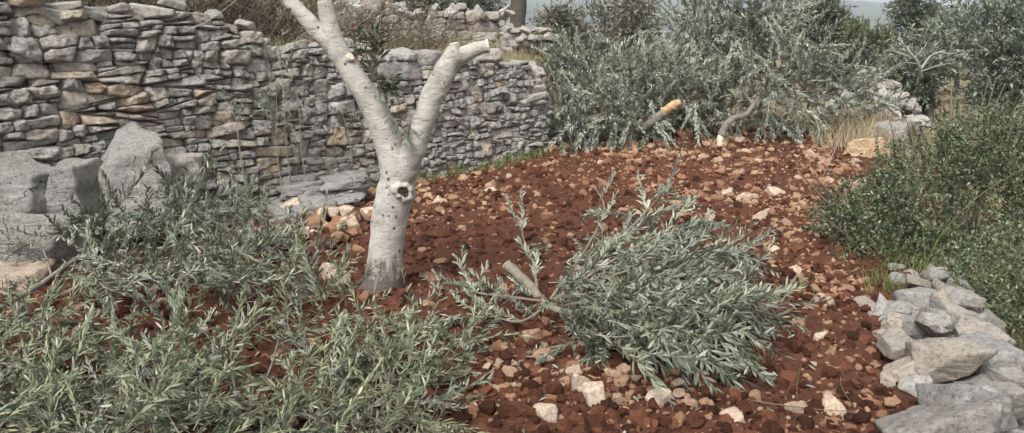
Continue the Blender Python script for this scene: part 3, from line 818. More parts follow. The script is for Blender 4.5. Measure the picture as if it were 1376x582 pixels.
for si, S in enumerate(STEMS):
    P = cb_.stem(S, .011, .004, m_stem, 6, None, .15, 'limb')
    main = si < 4 or si == 5
    for q in range(22 if si < 4 else 17 if si == 5 else 24 if si == 9 else 13 if si in (6, 8) else 7):
        f = U(.25 if main else .1, 1.0); b = P[min(int(f*(len(P)-1)), len(P)-1)] + rng.normal(0, .035 if main else .015, 3)*np.array([1, 1, .6])
        dr = P[-1]-P[-3]; dr = nrm(dr)
        d = dr + rng.normal(0, .42, 3)*np.array([1, 1, .5]) + np.array([.18, -.12, .10]) * (1 if main else 0)
        b[2] = max(b[2], gz(b[0], b[1])+.05); cb_.shoot(b, d+np.array([0, 0, 0 if main else .25]), SH_C, U(.8, 1.1) if main else U(.65, .95)); tot += 1
# fill of the body of the fan, denser towards its right and lower side
q = 0
while q < 185:
    px, py = U(755, 1010), U(300, 485)
    if ((px-885)/124)**2+((py-392)/88)**2 > 1: continue
    q += 1
    zt = .46-.18*abs((px-880)/130)-.14*max(0, (py-400)/80)
    b = gp(px, py, max(.05, zt*U(.35, 1.0)))
    fl = nrm(b-root); d = fl+rng.normal(0, .28, 3)*np.array([1, 1, .4])+np.array([.25, -.45*U(0, 1), -.08])
    cb_.shoot(b-nrm(d)*.12, d, SH_C, U(.85, 1.15))
# ---- foreground branches at lower left
def region_branch(name, label, base, n, poly, zr, dmean, dsp, meshes, sc=(.85, 1.1), stems=6, r0=.014, mat=m_stem, roll=.5, holes=(), flip=.14):
    """shoots spread over a patch given by picture points at a given height; limbs run from the base to the patch"""
    bz = gz(base[0], base[1]); B = Branch(name, (base[0], base[1], bz), label)
    px = [p[0] for p in poly]; py = [p[1] for p in poly]; pts = []
    while len(pts) < n:
        x, y = U(min(px), max(px)), U(min(py), max(py)); ins = False
        for i in range(len(poly)):
            (x1, y1), (x2, y2) = poly[i], poly[i-1]
            if (y1 > y) != (y2 > y) and x < (x2-x1)*(y-y1)/(y2-y1)+x1: ins = not ins
        if not ins or any(((x-h[0])/h[2])**2+((y-h[1])/h[3])**2 < 1 and U() < .88 for h in holes): continue
        z = U(*zr); p = gp(x, y, z)
        while p[1] > (5.2 if x < 240 else 1.0e9) or p[0] < x_left(p[1])+.22:
            z += .04; p = gp(x, y, z)
        p[2] += max(0, min(.12, gz(p[0], p[1]))); pts.append(p)
    pts = np.array(pts)
    sel = rng.choice(n, stems, replace=False)
    for i in sel:
        e = pts[i]; m_ = (np.array([base[0], base[1], bz+.05])*.5+e*.5)+np.array([U(-.05, .05), U(-.05, .05), .04])
        B.stem([np.array([base[0]+U(-.04, .04), base[1]+U(-.04, .04), bz+.04]), m_, e], r0*U(.6, 1), .004, mat, 6, None, .15, 'limb')
    for i in rng.choice(n, max(6, n//12), replace=False):
        e = pts[i]; a2 = U(0, 6.28); q2 = np.array([math.cos(a2), math.sin(a2), U(.0, .5)])*U(.12, .3)
        B.stem([e-q2*.6, e+rng.normal(0, .02, 3), e+q2], .0035, .0014, m_twig, 5, None, .2, 'twig')
    for p in pts:
        d = np.array(dmean)+rng.normal(0, 1, 3)*np.array(dsp)
        B.shoot(p, d, meshes, U(*sc), roll, flip=flip)
    return B
# silvery drooping branch against the boulders
b0 = gp(60, 395, .1)
B1 = region_branch('cut_olive_branch', 'silvery drooping cut olive branch heaped in front of the boulders at left', b0, 250,
    [(75, 330), (120, 285), (200, 262), (290, 255), (345, 285), (350, 330), (335, 375), (250, 385), (150, 390), (90, 375)], (.12, .36), (.55, -.35, .02), (.5, .4, .3), SH_D, (.8, 1.1), 5, .006,
    holes=[(190, 330, 40, 14)], flip=.6)
B1.stem([gp(-20, 425, .10), gp(50, 385, .14), gp(110, 345, .22), gp(190, 318, .30), gp(320, 300, .32)], .019, .006, m_stem, 8, None)
B1.stem([gp(70, 372, .16), gp(55, 330, .26), gp(30, 318, .3)], .008, .003, m_stem, 6, None, name='limb')
for q in range(10):
    B1.shoot(gp(40+U(-15, 25), 325+U(-8, 14), .28), (-.4+rng.normal(0, .4), rng.normal(0, .4), rng.normal(0, .2)), SH_D, .6)
# others
B2 = region_branch('cut_olive_branch', 'dense green leafy olive branch filling the lower left corner', gp(60, 560, .05), 285,
    [(-60, 435), (70, 430), (160, 455), (235, 475), (250, 520), (270, 630), (-80, 640)], (.03, .24), (.2, .2, .42), (.65, .55, .32), SH_F, (.62, 1.05), 12, .012,
    holes=[(225, 465, 26, 16), (10, 455, 28, 16)])
B3 = region_branch('cut_olive_branch', 'loose leafy olive branch at bottom left with red soil showing through', gp(330, 575, .03), 145,
    [(205, 455), (330, 440), (430, 455), (455, 500), (480, 630), (240, 630)], (.01, .14), (.15, .2, .36), (.55, .5, .35), SH_F, (.5, .98), 10, .010,
    holes=[(365, 432, 48, 24), (235, 470, 34, 20), (375, 528, 42, 22), (300, 480, 22, 14), (250, 590, 30, 14), (455, 520, 20, 12)])
B4 = region_branch('cut_olive_branch', 'leafy olive branch lying in front of the pruned tree trunk', gp(520, 570, .03), 165,
    [(430, 448), (500, 448), (560, 450), (630, 468), (640, 490), (600, 530), (590, 630), (440, 630)], (.01, .13), (.3, .12, .34), (.55, .5, .35), SH_F, (.5, .98), 10, .010,
    holes=[(590, 440, 24, 14), (470, 470, 18, 12), (590, 560, 18, 20)])
B5 = region_branch('cut_olive_branch', 'upright leafy sprigs between the left branches and the trunk', gp(400, 420, .03), 36,
    [(350, 380), (395, 365), (440, 375), (470, 425), (360, 430)], (.02, .12), (.05, .1, .8), (.35, .35, .3), SH_F, (.7, .95), 6, .008, holes=[(455, 372, 24, 18)])
for (px, py) in ((392, 352), (440, 352), (425, 345), (402, 350), (350, 330), (360, 340)):
    B5.shoot(gp(px, py, .12), (rng.normal(0, .25), .1, 1), SH_F, U(.85, 1.0))
# trailing sprig to the right
TS = Branch('olive_sprig', gp(660, 478, 0.0), 'thin olive sprig trailing on the soil left of the cut branch', 'sprig')
Pq = TS.stem([gp(600, 462, .06), gp(660, 474, .05), gp(710, 486, .04), gp(755, 500, .03)], .004, .002, m_twig, 5, None)
for q in range(8):
    i = int(U(.1, .85)*(len(Pq)-1)); TS.shoot(Pq[i], nrm(Pq[-1]-Pq[0])+rng.normal(0, .3, 3)*np.array([1, 1, .4]), SH_C, .55)

# ------------------------------------------------------------------ far heap of cut branches
def heap_branch(label, base, n, ell, Y0, dep, flow, spread, stems, cut_pts=None, cutm=m_cut, r0=.05, sc=(.8, 1.15), meshes=SH_B, tip=None, tipm=m_cuto):
    """ell: (px, py, rx, ry) lobes of the leafy mass, Y0 the distance of its middle, dep its half depth"""
    B = Branch('cut_olive_branch', (base[0], base[1], gz(base[0], base[1])), label)
    wts = np.array([e[2]*e[3] for e in ell], float); wts /= wts.sum()
    for q in range(n):
        e = ell[rng.choice(len(ell), p=wts)]
        a, r = U(0, 2*math.pi), U(0, 1)**.5
        ox, oy = math.cos(a)*r, math.sin(a)*r
        yd = Y0+dep*math.sqrt(max(0, 1-r*r))*U(-1, .9)
        p = at(e[0]+ox*e[2]*.88, e[1]+oy*e[3]*.88, yd); p[2] = max(p[2], gz(p[0], p[1])+.05)
        d = np.array(flow)*.7+np.array([ox*.9, -.45, -oy*.6-.06])+rng.normal(0, 1, 3)*np.array(spread)
        B.shoot(p, d, meshes, U(*sc), .6, flip=.55)
    for S in stems:
        B.stem(S, r0*.4, .008, m_stem, 7, None, .15, 'limb')
    if tip is not None: B.stem(tip, r0*.8, r0*.98, tipm, 12, None, .3, 'split_end')
    if cut_pts is not None:
        B.stem(cut_pts, r0, r0*.55, m_stem, 12, cutm, .2)
    return B
ground_at = lambda px, Y: np.array([at(px, 100, Y)[0], Y, gz(at(px, 100, Y)[0], Y)])
heap_branch('leafy cut olive branch spilling onto the soil beside the wall end', ground_at(800, 11.0), 250, [(800, 165, 85, 32), (770, 184, 60, 20), (850, 158, 45, 36)], 11.1, .7, (-.5, -.25, -.14), (.25, .3, .2),
    [[ground_at(880, 11.2)+[0, 0, .3], at(820, 150, 11.0), at(740, 185, 10.8)]])
heap_branch('cut olive branch with silvery leaves leaning behind the wall end, upper left of the heap', ground_at(800, 12.2), 230, [(785, 118, 52, 36), (778, 100, 34, 22), (835, 122, 46, 34)], 12.3, .7, (-.4, -.2, .12), (.3, .3, .25),
    [[ground_at(860, 12.2)+[0, 0, .2], at(820, 110, 12.2), at(770, 50, 12.2)]])
heap_branch('cut olive branch with an orange split end pointing up in the far heap', ground_at(900, 11.6), 280, [(902, 125, 48, 44), (885, 108, 36, 28), (930, 145, 48, 36)], 11.9, .8, (-.15, -.3, .2), (.35, .3, .3),
    [[ground_at(890, 11.6)+[0, 0, .2], at(900, 100, 11.8), at(890, 40, 11.9)]],
    [at(894, 150, 10.42), at(874, 166, 10.5), at(862, 178, 10.7), at(858, 186, 10.9)], m_cuto, .062, tip=[at(914, 137, 10.32), at(904, 143, 10.37), at(892, 151, 10.43)])
heap_branch('big pale green cut olive branch at the right of the far heap', ground_at(1060, 11.9), 295, [(1065, 118, 95, 66), (1112, 142, 58, 46), (1035, 70, 65, 60), (1010, 140, 60, 45)], 11.9, .9, (.38, -.25, .25), (.25, .3, .22),
    [[ground_at(980, 11.6)+[0, 0, .2], at(1030, 110, 11.9), at(1080, 80, 12.0)], [at(985, 170, 11.2), at(1000, 120, 11.6), at(1010, 60, 11.9)]],
    [at(970, 182, 10.42), at(974, 172, 10.42), at(984, 160, 10.45), at(1002, 154, 10.7), at(1020, 130, 11.1)], m_cutp, .05, tip=[at(967, 196, 10.42), at(968, 188, 10.42), at(971, 180, 10.43)], tipm=m_cutp)
heap_branch('tall grey green olive branch crowning the far heap', ground_at(970, 12.4), 290, [(975, 30, 62, 60), (1010, 15, 45, 55), (950, 62, 50, 45), (1035, 55, 35, 45)], 12.5, .8, (.15, -.2, .5), (.3, .3, .25),
    [[ground_at(975, 12.4)+[0, 0, .3], at(972, 60, 12.4), at(965, -10, 12.4)], [ground_at(985, 12.4)+[0, 0, .3], at(1000, 50, 12.4), at(1030, -5, 12.4)]])
# the split end of the raised stub is bare orange wood for its upper part: a wedge-shaped split face
# ------------------------------------------------------------------ pruned olive tree
TY = float(gp(515, 395, 0)[1]); tb = at(515, 397, TY); tb[2] = gz(tb[0], tb[1])
tree = empty('pruned_olive_tree', tuple(tb), 'pale barked pruned olive tree with two cut limbs in front of the wall', 'olive tree')
def px2r(w, Y=TY): return w/2/F*math.hypot(Y, .8)*1.0
def limb(name, pts, sides=28, n=60, parent=tree, mat=m_bark, amp=.009, ring=.0013, dy=None):
    P = np.array([at(p[0], p[1], TY+(p[3] if len(p) > 3 else 0)) for p in pts])-tb; rr = np.array([px2r(p[2]) for p in pts])
    C = catmull(P, n); rad = np.interp(np.linspace(0, len(pts)-1, n), np.arange(len(pts)), rr)
    V, T = tube(C, rad, sides, True, amp, 14, int(U(0, 999)), ring)
    return link(name, mesh_tri(name, V, T, mat, None, True), parent), C, rad
trunk, TC, TR = limb('trunk', [(511, 416, 120), (512, 404, 88), (513, 393, 66), (515, 376, 53), (518, 340, 48), (521, 310, 48), (526, 280, 50), (532, 258, 53), (534, 238, 47), (530, 215, 43), (522, 190, 38), (512, 165, 36),
    (498, 138, 33), (482, 112, 30), (466, 88, 29), (452, 64, 28), (445, 42, 25), (440, 20, 22), (437, 6, 20), (436, 1, 19)], 32, 110, amp=.012)
rl_, RC, RR = limb('limb', [(538, 250, 30), (545, 230, 36, -.03), (552, 208, 33, -.05), (562, 182, 30, -.06), (571, 156, 30, -.06), (581, 130, 30, -.06), (592, 108, 29, -.06), (603, 88, 28, -.06), (612, 74, 31, -.06), (618, 68, 26, -.06)])
ll_, LC, LR = limb('limb', [(452, 70, 24), (440, 54, 25), (428, 42, 23), (414, 27, 21), (399, 12, 19), (384, -3, 18), (360, -28, 17), (335, -60, 15), (318, -95, 12)], 22, 50)
s1_, SC1, _ = limb('stub', [(606, 88, 20, -.06), (609, 74, 18, -.065), (611, 64, 15, -.07), (610, 58, 12, -.07)], 16, 16, amp=.004)
s2_, SC2, SR2 = limb('stub', [(606, 86, 24, -.06), (620, 75, 23, -.06), (635, 68, 19, -.06), (648, 64, 17, -.06), (656, 62, 17, -.06)], 18, 24, amp=.004)
s3_, SC3, _ = limb('stub', [(460, 86, 18), (467, 80, 15, -.035), (471, 76, 12, -.05)], 14, 10, amp=.003)
def cut_disc(C, r, parent, mat, th=.006):
    d = nrm(C[-1]-C[-3]); V, T = tube(np.array([C[-1]-d*.004, C[-1]+d*th]), [r, r*.95], 16, True, r*.08, 50, int(U(0, 99)))
    link('cut_face', mesh_tri('cut_face', V, T, mat), parent)
cut_disc(TC, TR[-1]*.95, trunk, m_red, .012); cut_disc(SC2, SR2[-1]*1.02, s2_, m_cutp); cut_disc(SC1, px2r(11), s1_, m_cutp, .004)
cut_disc(SC3, px2r(11), s3_, m_cutp, .003)
# knot hole with a raised callus ring, facing the camera
kc = at(541, 256, TY)-tb; kn = nrm(np.array([.32, -.93, .12])); kx = nrm(np.cross(kn, (0, 0, 1))); kz = np.cross(kx, kn)
kr = px2r(17); kc = at(534, 256, TY)-tb+kn*(px2r(53)*1.08)+np.array([.012, 0, 0])
prof = [(1.75, -.9), (1.5, -.25), (1.2, .12), (.95, .22), (.78, .12), (.80, -.05), (.55, -.12), (.25, -.12), (0.02, -.13)]
A = 28; V = []
for (r, h) in prof:
    for j in range(A):
        a = 2*math.pi*j/A; rr_ = r*kr*(1+.18*math.sin(2*a+.6)+.10*math.sin(3*a+1)+.06*math.sin(7*a))
        V.append(kc+kx*math.cos(a)*rr_+kz*math.sin(a)*rr_*1.12+kn*(h*kr+.004*math.sin(7*a)))
V = np.array(V); V = V+kn*(fbm(V*40, 2, 4)*.003)[:, None]
def ringfaces(i0, i1):
    T = []
    for i in range(i0, i1):
        for j in range(A):
            a, b = i*A+j, i*A+(j+1) % A; T += [(a, b, b+A), (a, b+A, a+A)]
    return np.array(T)
kn_o = link('knot', mesh_tri('knot', V[:6*A], ringfaces(0, 5), m_bark, None, True), tree)
link('hollow', mesh_tri('hollow', V[5*A:], ringfaces(0, 3), m_hole, None, True), kn_o)
# leafy sprouts on the limbs
m_dkl = leaf_mat('olive leaf dark', [(0, (.045, .06, .04)), (.6, (.075, .095, .06)), (1, (.13, .15, .10))], .4, .6)
SPR = [shoot_mesh('leafy_sprout', U(.16, .26), int(U(7, 11)), .095, .019, [m_dkl, m_top2, m_twig], U(.0, .6), 55, .002, .5) for _ in range(5)]
for (px, py, dx, dz, sc) in [(505, 118, .3, .5, 1), (512, 128, .5, .2, 1), (500, 105, .2, .9, 1.0), (520, 150, .6, -.3, .9), (508, 90, .1, 1, .9), (495, 75, .4, .6, .8), (515, 75, .3, .5, .9), (548, 165, .2, -.5, .7),
                             (500, 120, .7, .1, 1.0), (478, 70, .2, .8, .9), (488, 60, .5, .5, .8)]:
    p = at(px, py, TY-.10)-tb
    link('leafy_sprout', SPR[int(U(0, 5))], tree, mat=mat4(frame_y((dx+rng.normal(0, .2), -.35+rng.normal(0, .2), dz), rng.normal(0, .6)), p, sc))

# ------------------------------------------------------------------ shrub on the right
SH_T = [shoot_mesh('leafy_twig', U(.22, .34), int(U(12, 16)), .026, .010, [m_cr_green, m_cr_brown, m_brown], U(-.1, .25), 55, .002, .6) for _ in range(5)]
def shrub(name, label, base, lobes, ntw, nrest, meshes, stems=9, leafsz=.03, cat='shrub', mats=EV, tw=(.8, 1.15), stemmat=m_brown):
    """lobes: (x, y, z, rx, ry, rz). twigs as parts; the inner foliage joined"""
    S = Branch(name, tuple(base), label, cat)
    w = np.array([l[3]*l[5] for l in lobes]); w = w/w.sum()
    for q in range(ntw):
        l = lobes[rng.choice(len(lobes), p=w)]
        v = nrm(rng.normal(0, 1, 3)); v[1] = -abs(v[1]) if U() < .8 else v[1]; v[2] = abs(v[2])*.9 if U() < .6 else v[2]
        r = U(.72, 1.0)
        p = np.array(l[:3])+v*np.array(l[3:])*r
        d = v*np.array([1, 1, .8])+np.array([0, 0, .35])+rng.normal(0, .4, 3)
        S.shoot(p-nrm(d)*.12, d, meshes, U(*tw), 1.0, 'leafy_twig')
    LL = np.array(lobes)[rng.choice(len(lobes), nrest, p=w)]; v = rng.normal(0, 1, (nrest, 3)); v /= np.linalg.norm(v, axis=1, keepdims=True)
    C = LL[:, :3]+v*LL[:, 3:]*(rng.uniform(.3, 1, (nrest, 1))**.5*.98)-S.l
    keep = fbm(C*3.1, 2, 5) > -.35; C, v = C[keep], v[keep]; m = len(C)
    d = rng.normal(0, 1, (m, 3))+v*.6+np.array([0, 0, .2]); d /= np.linalg.norm(d, axis=1, keepdims=True)
    x = np.cross(d, rng.normal(0, .6, (m, 3))+np.array([0, 0, 1.0])); x /= np.linalg.norm(x, axis=1, keepdims=True)+1e-9
    lf = leafsz*rng.uniform(.8, 1.25, (m, 1))
    V = np.stack([C, C+d*lf*.45+x*lf*.22, C+d*lf, C+d*lf*.45-x*lf*.22], 1).reshape(-1, 3); q4 = np.arange(m)*4
    stuff(link('foliage', mesh_tri('foliage', V, np.concatenate([np.stack([q4, q4+1, q4+2], 1), np.stack([q4, q4+2, q4+3], 1)]), mats[0]), S.o))
    for q in range(stems):
        l = lobes[q % len(lobes)]; e = np.array(l[:3])+rng.normal(0, .35, 3)*np.array(l[3:]); b = np.array(base)+[U(-.12, .12), U(-.12, .12), 0]
        S.stem([b, b*.6+e*.4+rng.normal(0, .06, 3), e, e+(e-b)*.25], .016, .004, stemmat, 6, None, .15)
    return S
sp = at(1265, 300, 6.3); sz0 = gz(3.35, 6.2)
SHB = shrub('evergreen_shrub', 'large dark evergreen shrub overhanging the terrace edge at right', (3.35, 6.2, sz0),
    [(*at(1262, 272, 6.2), .62, .6, .46), (*at(1172, 290, 6.1), .40, .5, .30), (*at(1132, 305, 6.0), .22, .35, .20), (*at(1350, 262, 6.2), .52, .6, .55), (*at(1248, 220, 6.6), .44, .5, .22), (*at(1330, 190, 6.6), .44, .5, .26), (*at(1195, 345, 5.7), .33, .35, .22), (*at(1290, 355, 5.7), .42, .45, .32)], 300, 30000, SH_E, 14)
sz1 = gz(3.3, 4.7)
shrub('evergreen_shrub', 'shadowy lower evergreen shrub beside the retaining wall at the right edge', (3.3, 4.7, sz1),
    [(*at(1365, 400, 4.9), .42, .5, .5), (*at(1390, 480, 4.4), .35, .45, .5), (*at(1335, 380, 5.2), .3, .4, .3), (*at(1420, 440, 4.6), .4, .5, .55)], 150, 9000, SH_E, 6)
shrub('thorny_shrub', 'brownish twiggy shrub behind the large evergreen shrub', (4.9, 9.4, gz(4.9, 9.4)),
    [(*at(1290, 178, 9.4), .35, .5, .18), (*at(1345, 165, 9.4), .45, .5, .22), (*at(1235, 205, 9.2), .22, .4, .16), (*at(1400, 165, 9.4), .4, .6, .3)], 70, 4000, SH_T, 16, .03, mats=[m_cr_brown, m_cr_brown, m_brown], tw=(.9, 1.3))

# ------------------------------------------------------------------ background trees and bushes
def far_tree(name, label, px, py_base, py_top, w_px, Y, mat, n=7000, leaf=.10, trunkm=m_dark, lobes=9, cat='olive tree', group='trees and bushes in the background', trunk=True, bare=0, seed_el=1.0):
    b = at(px, py_base, Y); z0 = gz(b[0], Y); top = at(px, py_top, Y)[2]; hw = w_px/2/F*Y
    b = np.array([b[0], Y, z0-.05]); o = empty(name, tuple(b), label, cat, group)
    H = max(top-z0, .5); mb = MB(); L = []
    lowf = .3 if trunk else .08
    for q in range(lobes):
        a, r = U(0, 6.28), U(0, 1)**.6
        zc = H*(lowf+(.92-lowf)*U(0.1, .95)); rr = hw*(1-.55*abs(zc/H-.5))
        L.append((math.cos(a)*r*rr*.75, math.sin(a)*r*rr*.6, zc, hw*U(.32, .5), hw*U(.32, .5), min(H*.22, hw*.45)*U(.7, 1.1)))
    tb_ = MB(); e0 = np.array([0, 0, H*(lowf+.1)])
    P = catmull([(0, 0, 0), (U(-.1, .1), 0, H*lowf*.6), e0], 8); V, T = tube(P, np.linspace(.055*H**.7+.02, .05, 8), 8, True, .02, 5); tb_.add(V, T)
    for l in L:
        P = catmull([e0*.8, (e0*.5+np.array(l[:3])*.5)+rng.normal(0, .08, 3), np.array(l[:3])], 6); V, T = tube(P, np.linspace(.035, .01, 6), 5, True); tb_.add(V, T)
        if bare:
            for _ in range(bare):
                e = np.array(l[:3])+rng.normal(0, .7, 3)*np.array(l[3:]); P = catmull([np.array(l[:3])*.7, np.array(l[:3]), e, e+rng.normal(0, .15, 3)], 6); V, T = tube(P, np.linspace(.012, .004, 6), 3, False); tb_.add(V, T)
    link('trunk', tb_.mesh('trunk', trunkm, True), o)
    w = np.array([l[3]*l[5] for l in L]); w /= w.sum()
    # sprays of leaves: clumps of thin blades around short sprays
    nc = n//9; idx = rng.choice(len(L), nc, p=w); LL = np.array(L)[idx]
    v = rng.normal(0, 1, (nc, 3)); v /= np.linalg.norm(v, axis=1, keepdims=True)
    r = rng.random(nc)**.4
    C = LL[:, :3]+v*LL[:, 3:]*r[:, None]; gap = fbm(C*2.2+b, 2, 3); C = C[gap > -.45]; v = v[gap > -.45]; m = len(C)
    sd_ = v+np.array([0, 0, .35])+rng.normal(0, .4, (m, 3)); sd_ /= np.linalg.norm(sd_, axis=1, keepdims=True)
    C9 = np.repeat(C, 9, 0)+np.repeat(sd_, 9, 0)*(rng.random((m*9, 1))*leaf*2.4)
    d = np.repeat(sd_, 9, 0)+rng.normal(0, .65, (m*9, 3)); d /= np.linalg.norm(d, axis=1, keepdims=True)
    x = np.cross(d, rng.normal(0, .6, (m*9, 3))+np.array([0, 0, 1.0])); x /= np.linalg.norm(x, axis=1, keepdims=True)+1e-9
    lf = leaf*rng.uniform(.7, 1.3, (m*9, 1))
    V = np.stack([C9, C9+d*lf*.45+x*lf*.14, C9+d*lf, C9+d*lf*.45-x*lf*.14], 1).reshape(-1, 3)
    q = np.arange(m*9)*4; T = np.concatenate([np.stack([q, q+1, q+2], 1), np.stack([q, q+2, q+3], 1)])
    link('crown', mesh_tri('crown', V, T, mat), o)
    return o, H
far_tree('olive_tree', 'leafy grey olive tree right of the far heap under a bleached dead limb', 1250, 165, 50, 130, 17, m_cr_olive, 12000, .11)
far_tree('olive_tree', 'broad grey olive tree at the upper right edge', 1345, 170, 40, 150, 14.5, m_cr_olive, 12000, .11)
far_tree('olive_tree', 'tall grey olive tree reaching the top edge at far right', 1330, 130, 2, 150, 24, m_cr_olive, 12000, .16)
far_tree('dark_tree', 'dark rounded tree standing left of the blue hill gap', 1092, 120, -6, 84, 27, m_cr_dark, 11000, .17, bare=5, cat='tree')
far_tree('green_bush', 'yellow green bush between the dark tree and the olive trees', 1160, 120, 30, 75, 26, m_cr_green, 9000, .16, cat='bush', trunk=False)
far_tree('dark_bush', 'dark green bush below the blue hill right of the far heap', 1135, 130, 62, 90, 22, m_cr_dark, 9000, .13, cat='bush', trunk=False)
far_tree('dark_tree', 'dark evergreen tree at the top edge above the pale olive', 1225, 90, -14, 75, 32, m_cr_dark, 9000, .18, cat='tree')
far_tree('dark_tree', 'distant dark tree at the top right corner', 1372, 80, -4, 90, 34, m_cr_dark, 9000, .18, cat='tree')
far_tree('olive_tree', 'distant olive tree peeking over the grey olives near the right edge', 1285, 95, 22, 80, 30, m_cr_olive, 8000, .18)
far_tree('dark_bush', 'dark bush below the pale olive behind the stone heap', 1235, 150, 95, 80, 17.5, m_cr_green, 7000, .10, cat='bush', trunk=False)
far_tree('olive_tree', 'hazy olive tree behind the wall end left of the far heap', 810, 90, -10, 120, 26, m_cr_brown, 7000, .14, bare=5)
far_tree('brown_bush', 'brownish bush behind the small stone stack', 755, 90, 5, 70, 18.5, m_cr_brown, 7000, .11, cat='bush', bare=8, trunk=False)
far_tree('brown_bush', 'brownish twiggy bush at the top edge left of the far heap', 850, 75, -12, 85, 24, m_cr_brown, 8000, .14, cat='bush', bare=8, trunk=False)
far_tree('green_bush', 'green bush on the upper terrace right of the dark trunk', 740, 70, 42, 70, 15.5, m_cr_green, 5000, .08, cat='bush', trunk=False)
far_tree('dark_bush', 'dark bush at the top edge between the pruned tree and the dark trunk', 640, 30, -25, 90, 21, m_cr_dark, 7000, .13, cat='bush', trunk=False, bare=6)
far_tree('brown_bush', 'tangled brown bush at the top edge above the tumbled wall', 560, 30, -30, 120, 19, m_cr_brown, 8000, .11, cat='bush', trunk=False, bare=8)
# trees further right and left, mostly outside the frame
far_tree('green_bush', 'low green bush on the lower terrace beyond the right edge', 1520, 330, 250, 170, 8.0, m_cr_green, 7000, .05, cat='bush', trunk=False)
far_tree('olive_tree', 'olive tree just beyond the right edge', 1470, 170, 20, 170, 15, m_cr_olive, 9000, .12)
# trunk at the top
dt = at(694, 40, 15.0); dz = gz(dt[0], 15.0)
dtree = empty('dark_trunk_tree', (dt[0], 15.0, dz), 'tree with a straight dark trunk at the top edge beside the stone stack', 'tree', 'trees and bushes in the background')
V, T = tube(catmull([(0, 0, -.05), (.03, 0, .6), (-.02, 0, 1.3), (.06, .02, 2.2)], 20), np.linspace(.15, .10, 20), 14, True, .02, 6, 3)
link('trunk', mesh_tri('trunk', V, T, m_dark, None, True), dtree)
V, T = tube(catmull([(0, 0, 1.2), (.3, .1, 1.8), (.5, .1, 2.5)], 10), np.linspace(.07, .04, 10), 8, True, .01, 6, 3)
link('limb', mesh_tri('limb', V, T, m_dark, None, True), dtree)
cm = MB()
for q in range(2500):
    v = nrm(rng.normal(0, 1, 3)); p = np.array([.1, .1, 2.9])+v*np.array([1.1, 1.0, .7])*U(.3, 1)
    V, T, n = leaf_tris(p, rng.normal(0, 1, 3), nrm(rng.normal(0, 1, 3)), .12, .03, .1); cm.add(V, T)
link('crown', cm.mesh('crown', m_cr_olive), dtree)
# bleached dead limb
dl = Branch('dead_limb', tuple(at(1238, 120, 15.0)), 'bleached dead forked limb sticking out of the pale olive tree', 'dead branch')
dl.stem([at(1238, 105, 14.6), at(1233, 84, 14.4), at(1222, 70, 14.3), at(1219, 62, 14.3)], .032, .014, m_white, 7)
dl.stem([at(1228, 78, 14.35), at(1210, 72, 14.3), at(1198, 68, 14.3)], .014, .006, m_white, 6, name='limb')
dl.stem([at(1238, 92, 14.4), at(1252, 74, 14.4), at(1270, 68, 14.4)], .02, .007, m_white, 6, name='limb')

for (a_, b_, c_) in (((1222, 70), (1214, 60), (1209, 52)), ((1234, 86), (1216, 84), (1204, 88)), ((1252, 74), (1256, 62), (1264, 55)), ((1238, 96), (1262, 88), (1285, 84)), ((1228, 78), (1240, 66), (1246, 56)), ((1262, 70), (1280, 72), (1296, 66))):
    dl.stem([at(*a_, 14.4), at(*b_, 14.3), at(*c_, 14.35)], .009, .003, m_white, 5, None, .2, 'twig')
# twiggy bare shrubs on the upper terrace above the long wall
def twig_shrub(label, px, Y, w, h, n, mat, leaves=0, lm=m_cr_brown, lean=0):
    x = at(px, 20, Y)[0]; z = gz(x, Y); o = empty('bare_shrub', (x, Y, z), label, 'shrub', 'bare shrubs above the long wall')
    mb = MB()
    for q in range(n):
        b = np.array([U(-.3, .3)*w, U(-.2, .2)*w, 0]); e = np.array([U(-1, 1)*w+lean, U(-.5, .5)*w, h*U(.45, 1.05)])
        m_ = b*.5+e*.5+rng.normal(0, .1*w, 3)
        P = catmull([b, m_, e, e+np.array([rng.normal(0, .2), rng.normal(0, .2), U(-.15, .15)])*w], 9); V, T = tube(P, np.linspace(.008, .0022, 9), 3, False); mb.add(V, T)
        for _ in range(2):
            i = int(U(3, 8)); s = P[i]; V, T = tube(catmull([s, s+rng.normal(0, .1, 3), s+rng.normal(0, .22, 3)], 4), np.linspace(.004, .0015, 4), 3, False); mb.add(V, T)
    link('stems', mb.mesh('stems', mat), o)
    if leaves:
        lb = MB()
        for q in range(leaves):
            p = np.array([rng.normal(0, .5)*w, rng.normal(0, .35)*w, h*U(.25, 1.0)])
            V, T, nn = leaf_tris(p, rng.normal(0, 1, 3), nrm(rng.normal(0, .6, 3)+[0, 0, 1]), .045*U(.7, 1.2), .014, .1); lb.add(V, T)
        stuff(link('foliage', lb.mesh('foliage', lm), o))
twig_shrub('dark tangled shrub above the left part of the long wall', 150, 7.6, .8, .75, 90, m_brown, 1400, m_cr_dark)
twig_shrub('dark leafy thicket above the wall between the cap stones and the tree', 265, 8.3, .9, .9, 110, m_brown, 2200, m_cr_dark)
twig_shrub('dead brown twiggy shrub on the bank above the wall left of the tree limb', 350, 8.9, .9, .75, 110, m_brown, 700, m_cr_brown)
twig_shrub('grey brown brushwood on the bank behind the pruned tree', 460, 10.2, .9, .6, 90, m_brown, 900, m_cr_brown)
twig_shrub('dark thicket at the far upper left corner above the wall', 60, 7.4, .8, .65, 80, m_brown, 1200, m_cr_dark)
twig_shrub('thin bare twigs on the bank left of the tree right limb', 560, 11.2, .8, .45, 70, m_brown, 300, m_cr_brown)
far_tree('dark_bush', 'dense dark bush behind the thicket at upper left', 230, 60, -40, 260, 12.5, m_cr_dark, 12000, .09, cat='bush', trunk=False, bare=8)
